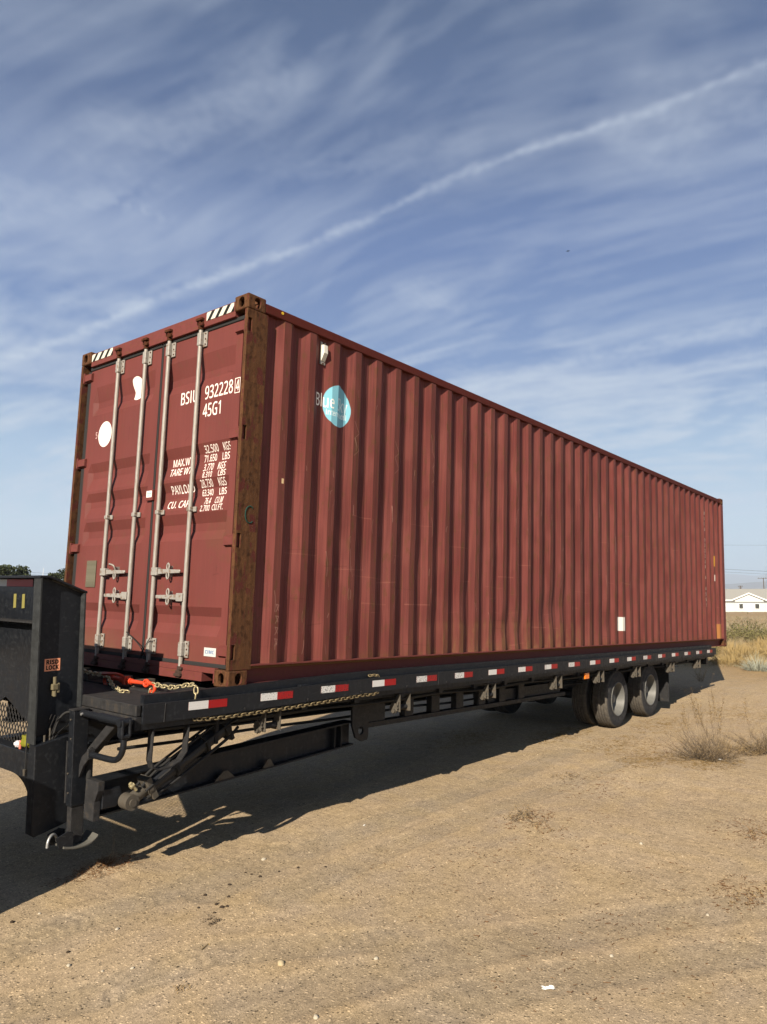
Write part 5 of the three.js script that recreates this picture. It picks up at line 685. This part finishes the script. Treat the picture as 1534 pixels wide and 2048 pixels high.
  // radio mast
  { const p = at(83, 105), g = thing('antenna_mast', p, 'thin white antenna mast rising behind the gooseneck', 'antenna'), w = std({ color: 0xe6e8e8, roughness: 0.5 }); part(g, 'lower_mast', rod(V(0, 0, 0), V(0, 4.6, 0), 0.04, 6), w); part(g, 'whip', rod(V(0, 4.6, 0), V(0.06, 6.3, 0), 0.035, 6, 0.015), w); part(g, 'coupler', rod(V(0, 4.5, 0), V(0, 4.75, 0), 0.07, 8), wood); }
  // trees
  const leafM = [std({ color: 0x3c422c, roughness: 1, side: THREE.DoubleSide }), std({ color: 0x363c28, roughness: 1, side: THREE.DoubleSide })];
  const tree = (u, r, h, rad, seed, label) => {
    const R2 = mulberry(seed), g = thing('tree', at(u, r), label, 'tree', 'trees beyond the yard'), tk = [], lf = new Tri(); tk.push(rod(V(0, -0.2, 0), V(0.1, h * 0.4, 0), 0.2, 8, 0.13)); const clumps = [];
    for (let i = 0; i < 11; i++) { const a = i * 2.4 + R2(), rr = rad * (0.25 + 0.65 * R2()), y = h * (0.42 + 0.5 * R2()), c = V(Math.cos(a) * rr, y, Math.sin(a) * rr); tk.push(rod(V(0.1, h * (0.28 + 0.12 * R2()), 0), c, 0.07, 6, 0.02)); clumps.push([c, rad * (0.34 + 0.25 * R2())]); }
    clumps.push([V(0, h * 0.86, 0), rad * 0.5]);
    for (const [c, cr] of clumps) for (let i = 0; i < 420; i++) { const v = V(R2() - 0.5, R2() - 0.5, R2() - 0.5).normalize().multiplyScalar(cr * Math.pow(R2(), 0.45)); v.y *= 0.75; lf.leaf(c.clone().add(v), 0.11 + 0.07 * R2(), R2); }
    part(g, 'trunk', join(tk), wood); part(g, 'crown', lf.geo(), leafM[seed % 2]);
  };
  tree(8, 74, 5.3, 1.9, 401, 'round olive tree whose crown shows above the gooseneck wall'); tree(-42, 78, 5.4, 2.6, 402, 'broad tree standing further along from the round olive tree'); tree(128, 76, 5.2, 1.7, 403, 'olive tree just clear of the container door end'); tree(170, 80, 4.6, 2.2, 404, 'tree hidden mostly behind the container doors'); tree(102, 82, 3.7, 1.1, 406, 'low pale tree between the mast and the container');
  // mountains
  const ridge = (dist, top, seed, name, color, label) => { const pts = [], n = 180, pos = [], idx = []; const rows = 5; for (let i = 0; i <= n; i++) { const a = -2.7 + i / n * 3.9, e = top * (0.72 + 0.30 * fbm(a * 1.7 + seed, seed, 3) + 0.08 * N2(a * 14, seed)); for (let j = 0; j <= rows; j++) { const t = j / rows, d = dist + t * dist * 0.25 + N2(a * 20, j * 3 + seed) * dist * 0.012; pos.push(camera.position.x + d * Math.cos(a), -6 + (e + 6) * Math.pow(t, 0.9) + (j < rows && j ? N2(a * 40 + seed, j) * e * 0.07 : 0), camera.position.z + d * Math.sin(a)); } } for (let i = 0; i < n; i++) for (let j = 0; j < rows; j++) { const k = i * (rows + 1) + j; idx.push(k, k + rows + 1, k + 1, k + 1, k + rows + 1, k + rows + 2); } const g = new THREE.BufferGeometry(); g.setAttribute('position', new THREE.Float32BufferAttribute(pos, 3)); g.setIndex(idx); g.computeVertexNormals(); tag(part(scene, name, g, std({ color, roughness: 1 })), label, 'hills', null, 'structure'); };
  ridge(4200, 148, 3, 'hills', 0x6f675e, 'low brown hills across the valley'); ridge(6800, 300, 9, 'mountains', 0x7d7a78, 'pale far mountains behind the hills');
  // a bird crossing the sky
  { const p = camera.position.clone().addScaledVector(ray(1136, 502), 90), g = mergeVertices(new THREE.SphereGeometry(1, 12, 8).deleteAttribute('normal').deleteAttribute('uv')), q = g.attributes.position; for (let i = 0; i < q.count; i++) { const x = q.getX(i), y = q.getY(i), z = q.getZ(i), w = Math.exp(-Math.pow(x / 0.35, 2)); q.setXYZ(i, x * 0.16, y * 0.022 + (x > 0.7 ? 0.006 : 0), z * (0.03 + 0.2 * w)); } g.computeVertexNormals(); const b = part(scene, 'bird', g, std({ color: 0x1e1d1c, roughness: 0.9 })); b.position.copy(p); b.rotation.y = 0.3; tag(b, 'tiny dark bird gliding high in the sky', 'bird'); }
}
// ---------------------------------------------------------------- the tow tractor, outside the frame; its wheels, flaps and an added shade panel throw the shadow that crosses the yard by the jack
{
  const g = thing('tow_tractor', W(-3.6, 0, -1.22), 'dark road tractor hitched under the gooseneck', 'truck'); g.position.y = 0; const ox = -W(-3.6, 0, -1.22).x, oz = -W(-3.6, 0, -1.22).z, B = (x0, x1, y0, y1, z0, z1, r) => box(x0 + ox, x1 + ox, y0, y1, z0 + oz, z1 + oz, r), P3 = (x, y, z) => V(x + ox, y, z + oz);
  const navy = std({ color: 0x2a3038, roughness: 0.4 }), tyre = std({ color: 0x2b2a29, roughness: 0.9 });
  for (const z of [-0.8, -1.64]) part(g, 'frame_rail', B(-8.6, -2.05, 0.72, 0.98, z - 0.04, z + 0.04, 0.006), black);
  part(g, 'fifth_wheel', join(rod(P3(-3.3, 1.06, -1.22), P3(-3.3, 1.16, -1.22), 0.46, 28), B(-3.6, -3.0, 0.98, 1.06, -1.6, -0.84, 0.01)), grease);
  const wheelG = (() => { const l = new THREE.LatheGeometry([[0.26, -0.02], [0.30, 0], [0.44, 0], [0.495, -0.03], [0.5, -0.06], [0.5, -0.52], [0.47, -0.56], [0.3, -0.56], [0.26, -0.5], [0.22, -0.2], [0.1, -0.18], [0.09, -0.06], [0.001, -0.05]].map(([r, y]) => new THREE.Vector2(r, y)), 40).rotateX(Math.PI / 2); return toCreasedNormals(l, 0.5); })();
  for (const x of [-2.75, -4.05]) for (const s of [0, 1]) { const w = part(g, 'wheel', wheelG, tyre); w.position.copy(P3(x, 0.5, s ? -2.32 : -0.12)); if (s) w.rotation.y = Math.PI; part(w, 'hub', rod(V(0, 0, -0.19), V(0, 0, -0.03), 0.1, 16, 0.07), chrome); }
  for (const s of [0, 1]) { const w = part(g, 'steer_wheel', wheelG, tyre); w.scale.set(1, 1, 0.55); w.position.copy(P3(-8.0, 0.5, s ? -2.36 : -0.08)); if (s) w.rotation.y = Math.PI; }
  for (const z of [-0.78, -2.26]) part(g, 'mud_flap', B(-2.06, -2.045, 0.16, 0.95, z, z + 0.6, 0.003), dusty);
  part(g, 'tail_beam', B(-2.1, -2.0, 0.95, 1.08, -2.28, -0.16, 0.006), black); part(g, 'shade_panel', B(-2.09, -2.07, 0.3, 1.3, -2.26, -0.2, 0.003), black);  // the full-width panel is added to block the sun and fill the shadow
  const cab = part(g, 'cab', plateZ([[-8.9, 0.5], [-5.9, 0.5], [-5.9, 2.75], [-6.6, 2.85], [-7.35, 2.8], [-7.75, 1.95], [-8.8, 1.75], [-9.0, 1.2]].map(([x, y]) => [x + ox, y]), -2.4 + oz, -0.04 + oz, null, 0.03), navy);
  for (const z of [-0.045, -2.41]) { const d = part(cab, 'door', B(-7.55, -6.75, 0.75, 2.55, z, z + 0.02, 0.005), navy); part(d, 'window', B(-7.4, -6.85, 1.75, 2.45, z - 0.004, z + 0.028, 0.004), glassDark()); }
  part(cab, 'windscreen', plateX([[-0.2 + oz, 2.05], [-2.24 + oz, 2.05], [-2.2 + oz, 2.7], [-0.24 + oz, 2.7]], -7.62 + ox, -7.58 + ox), glassDark()); for (const z of [-0.62, -1.82]) part(g, 'fuel_tank', rod(P3(-6.6, 0.55, z), P3(-5.2, 0.55, z), 0.3, 24), chrome);
  function glassDark() { return std({ color: 0x14181b, roughness: 0.08 }); }
}
scene.fog = new THREE.FogExp2(0xb4c4d6, 0.00022);
renderer.render(scene, camera);
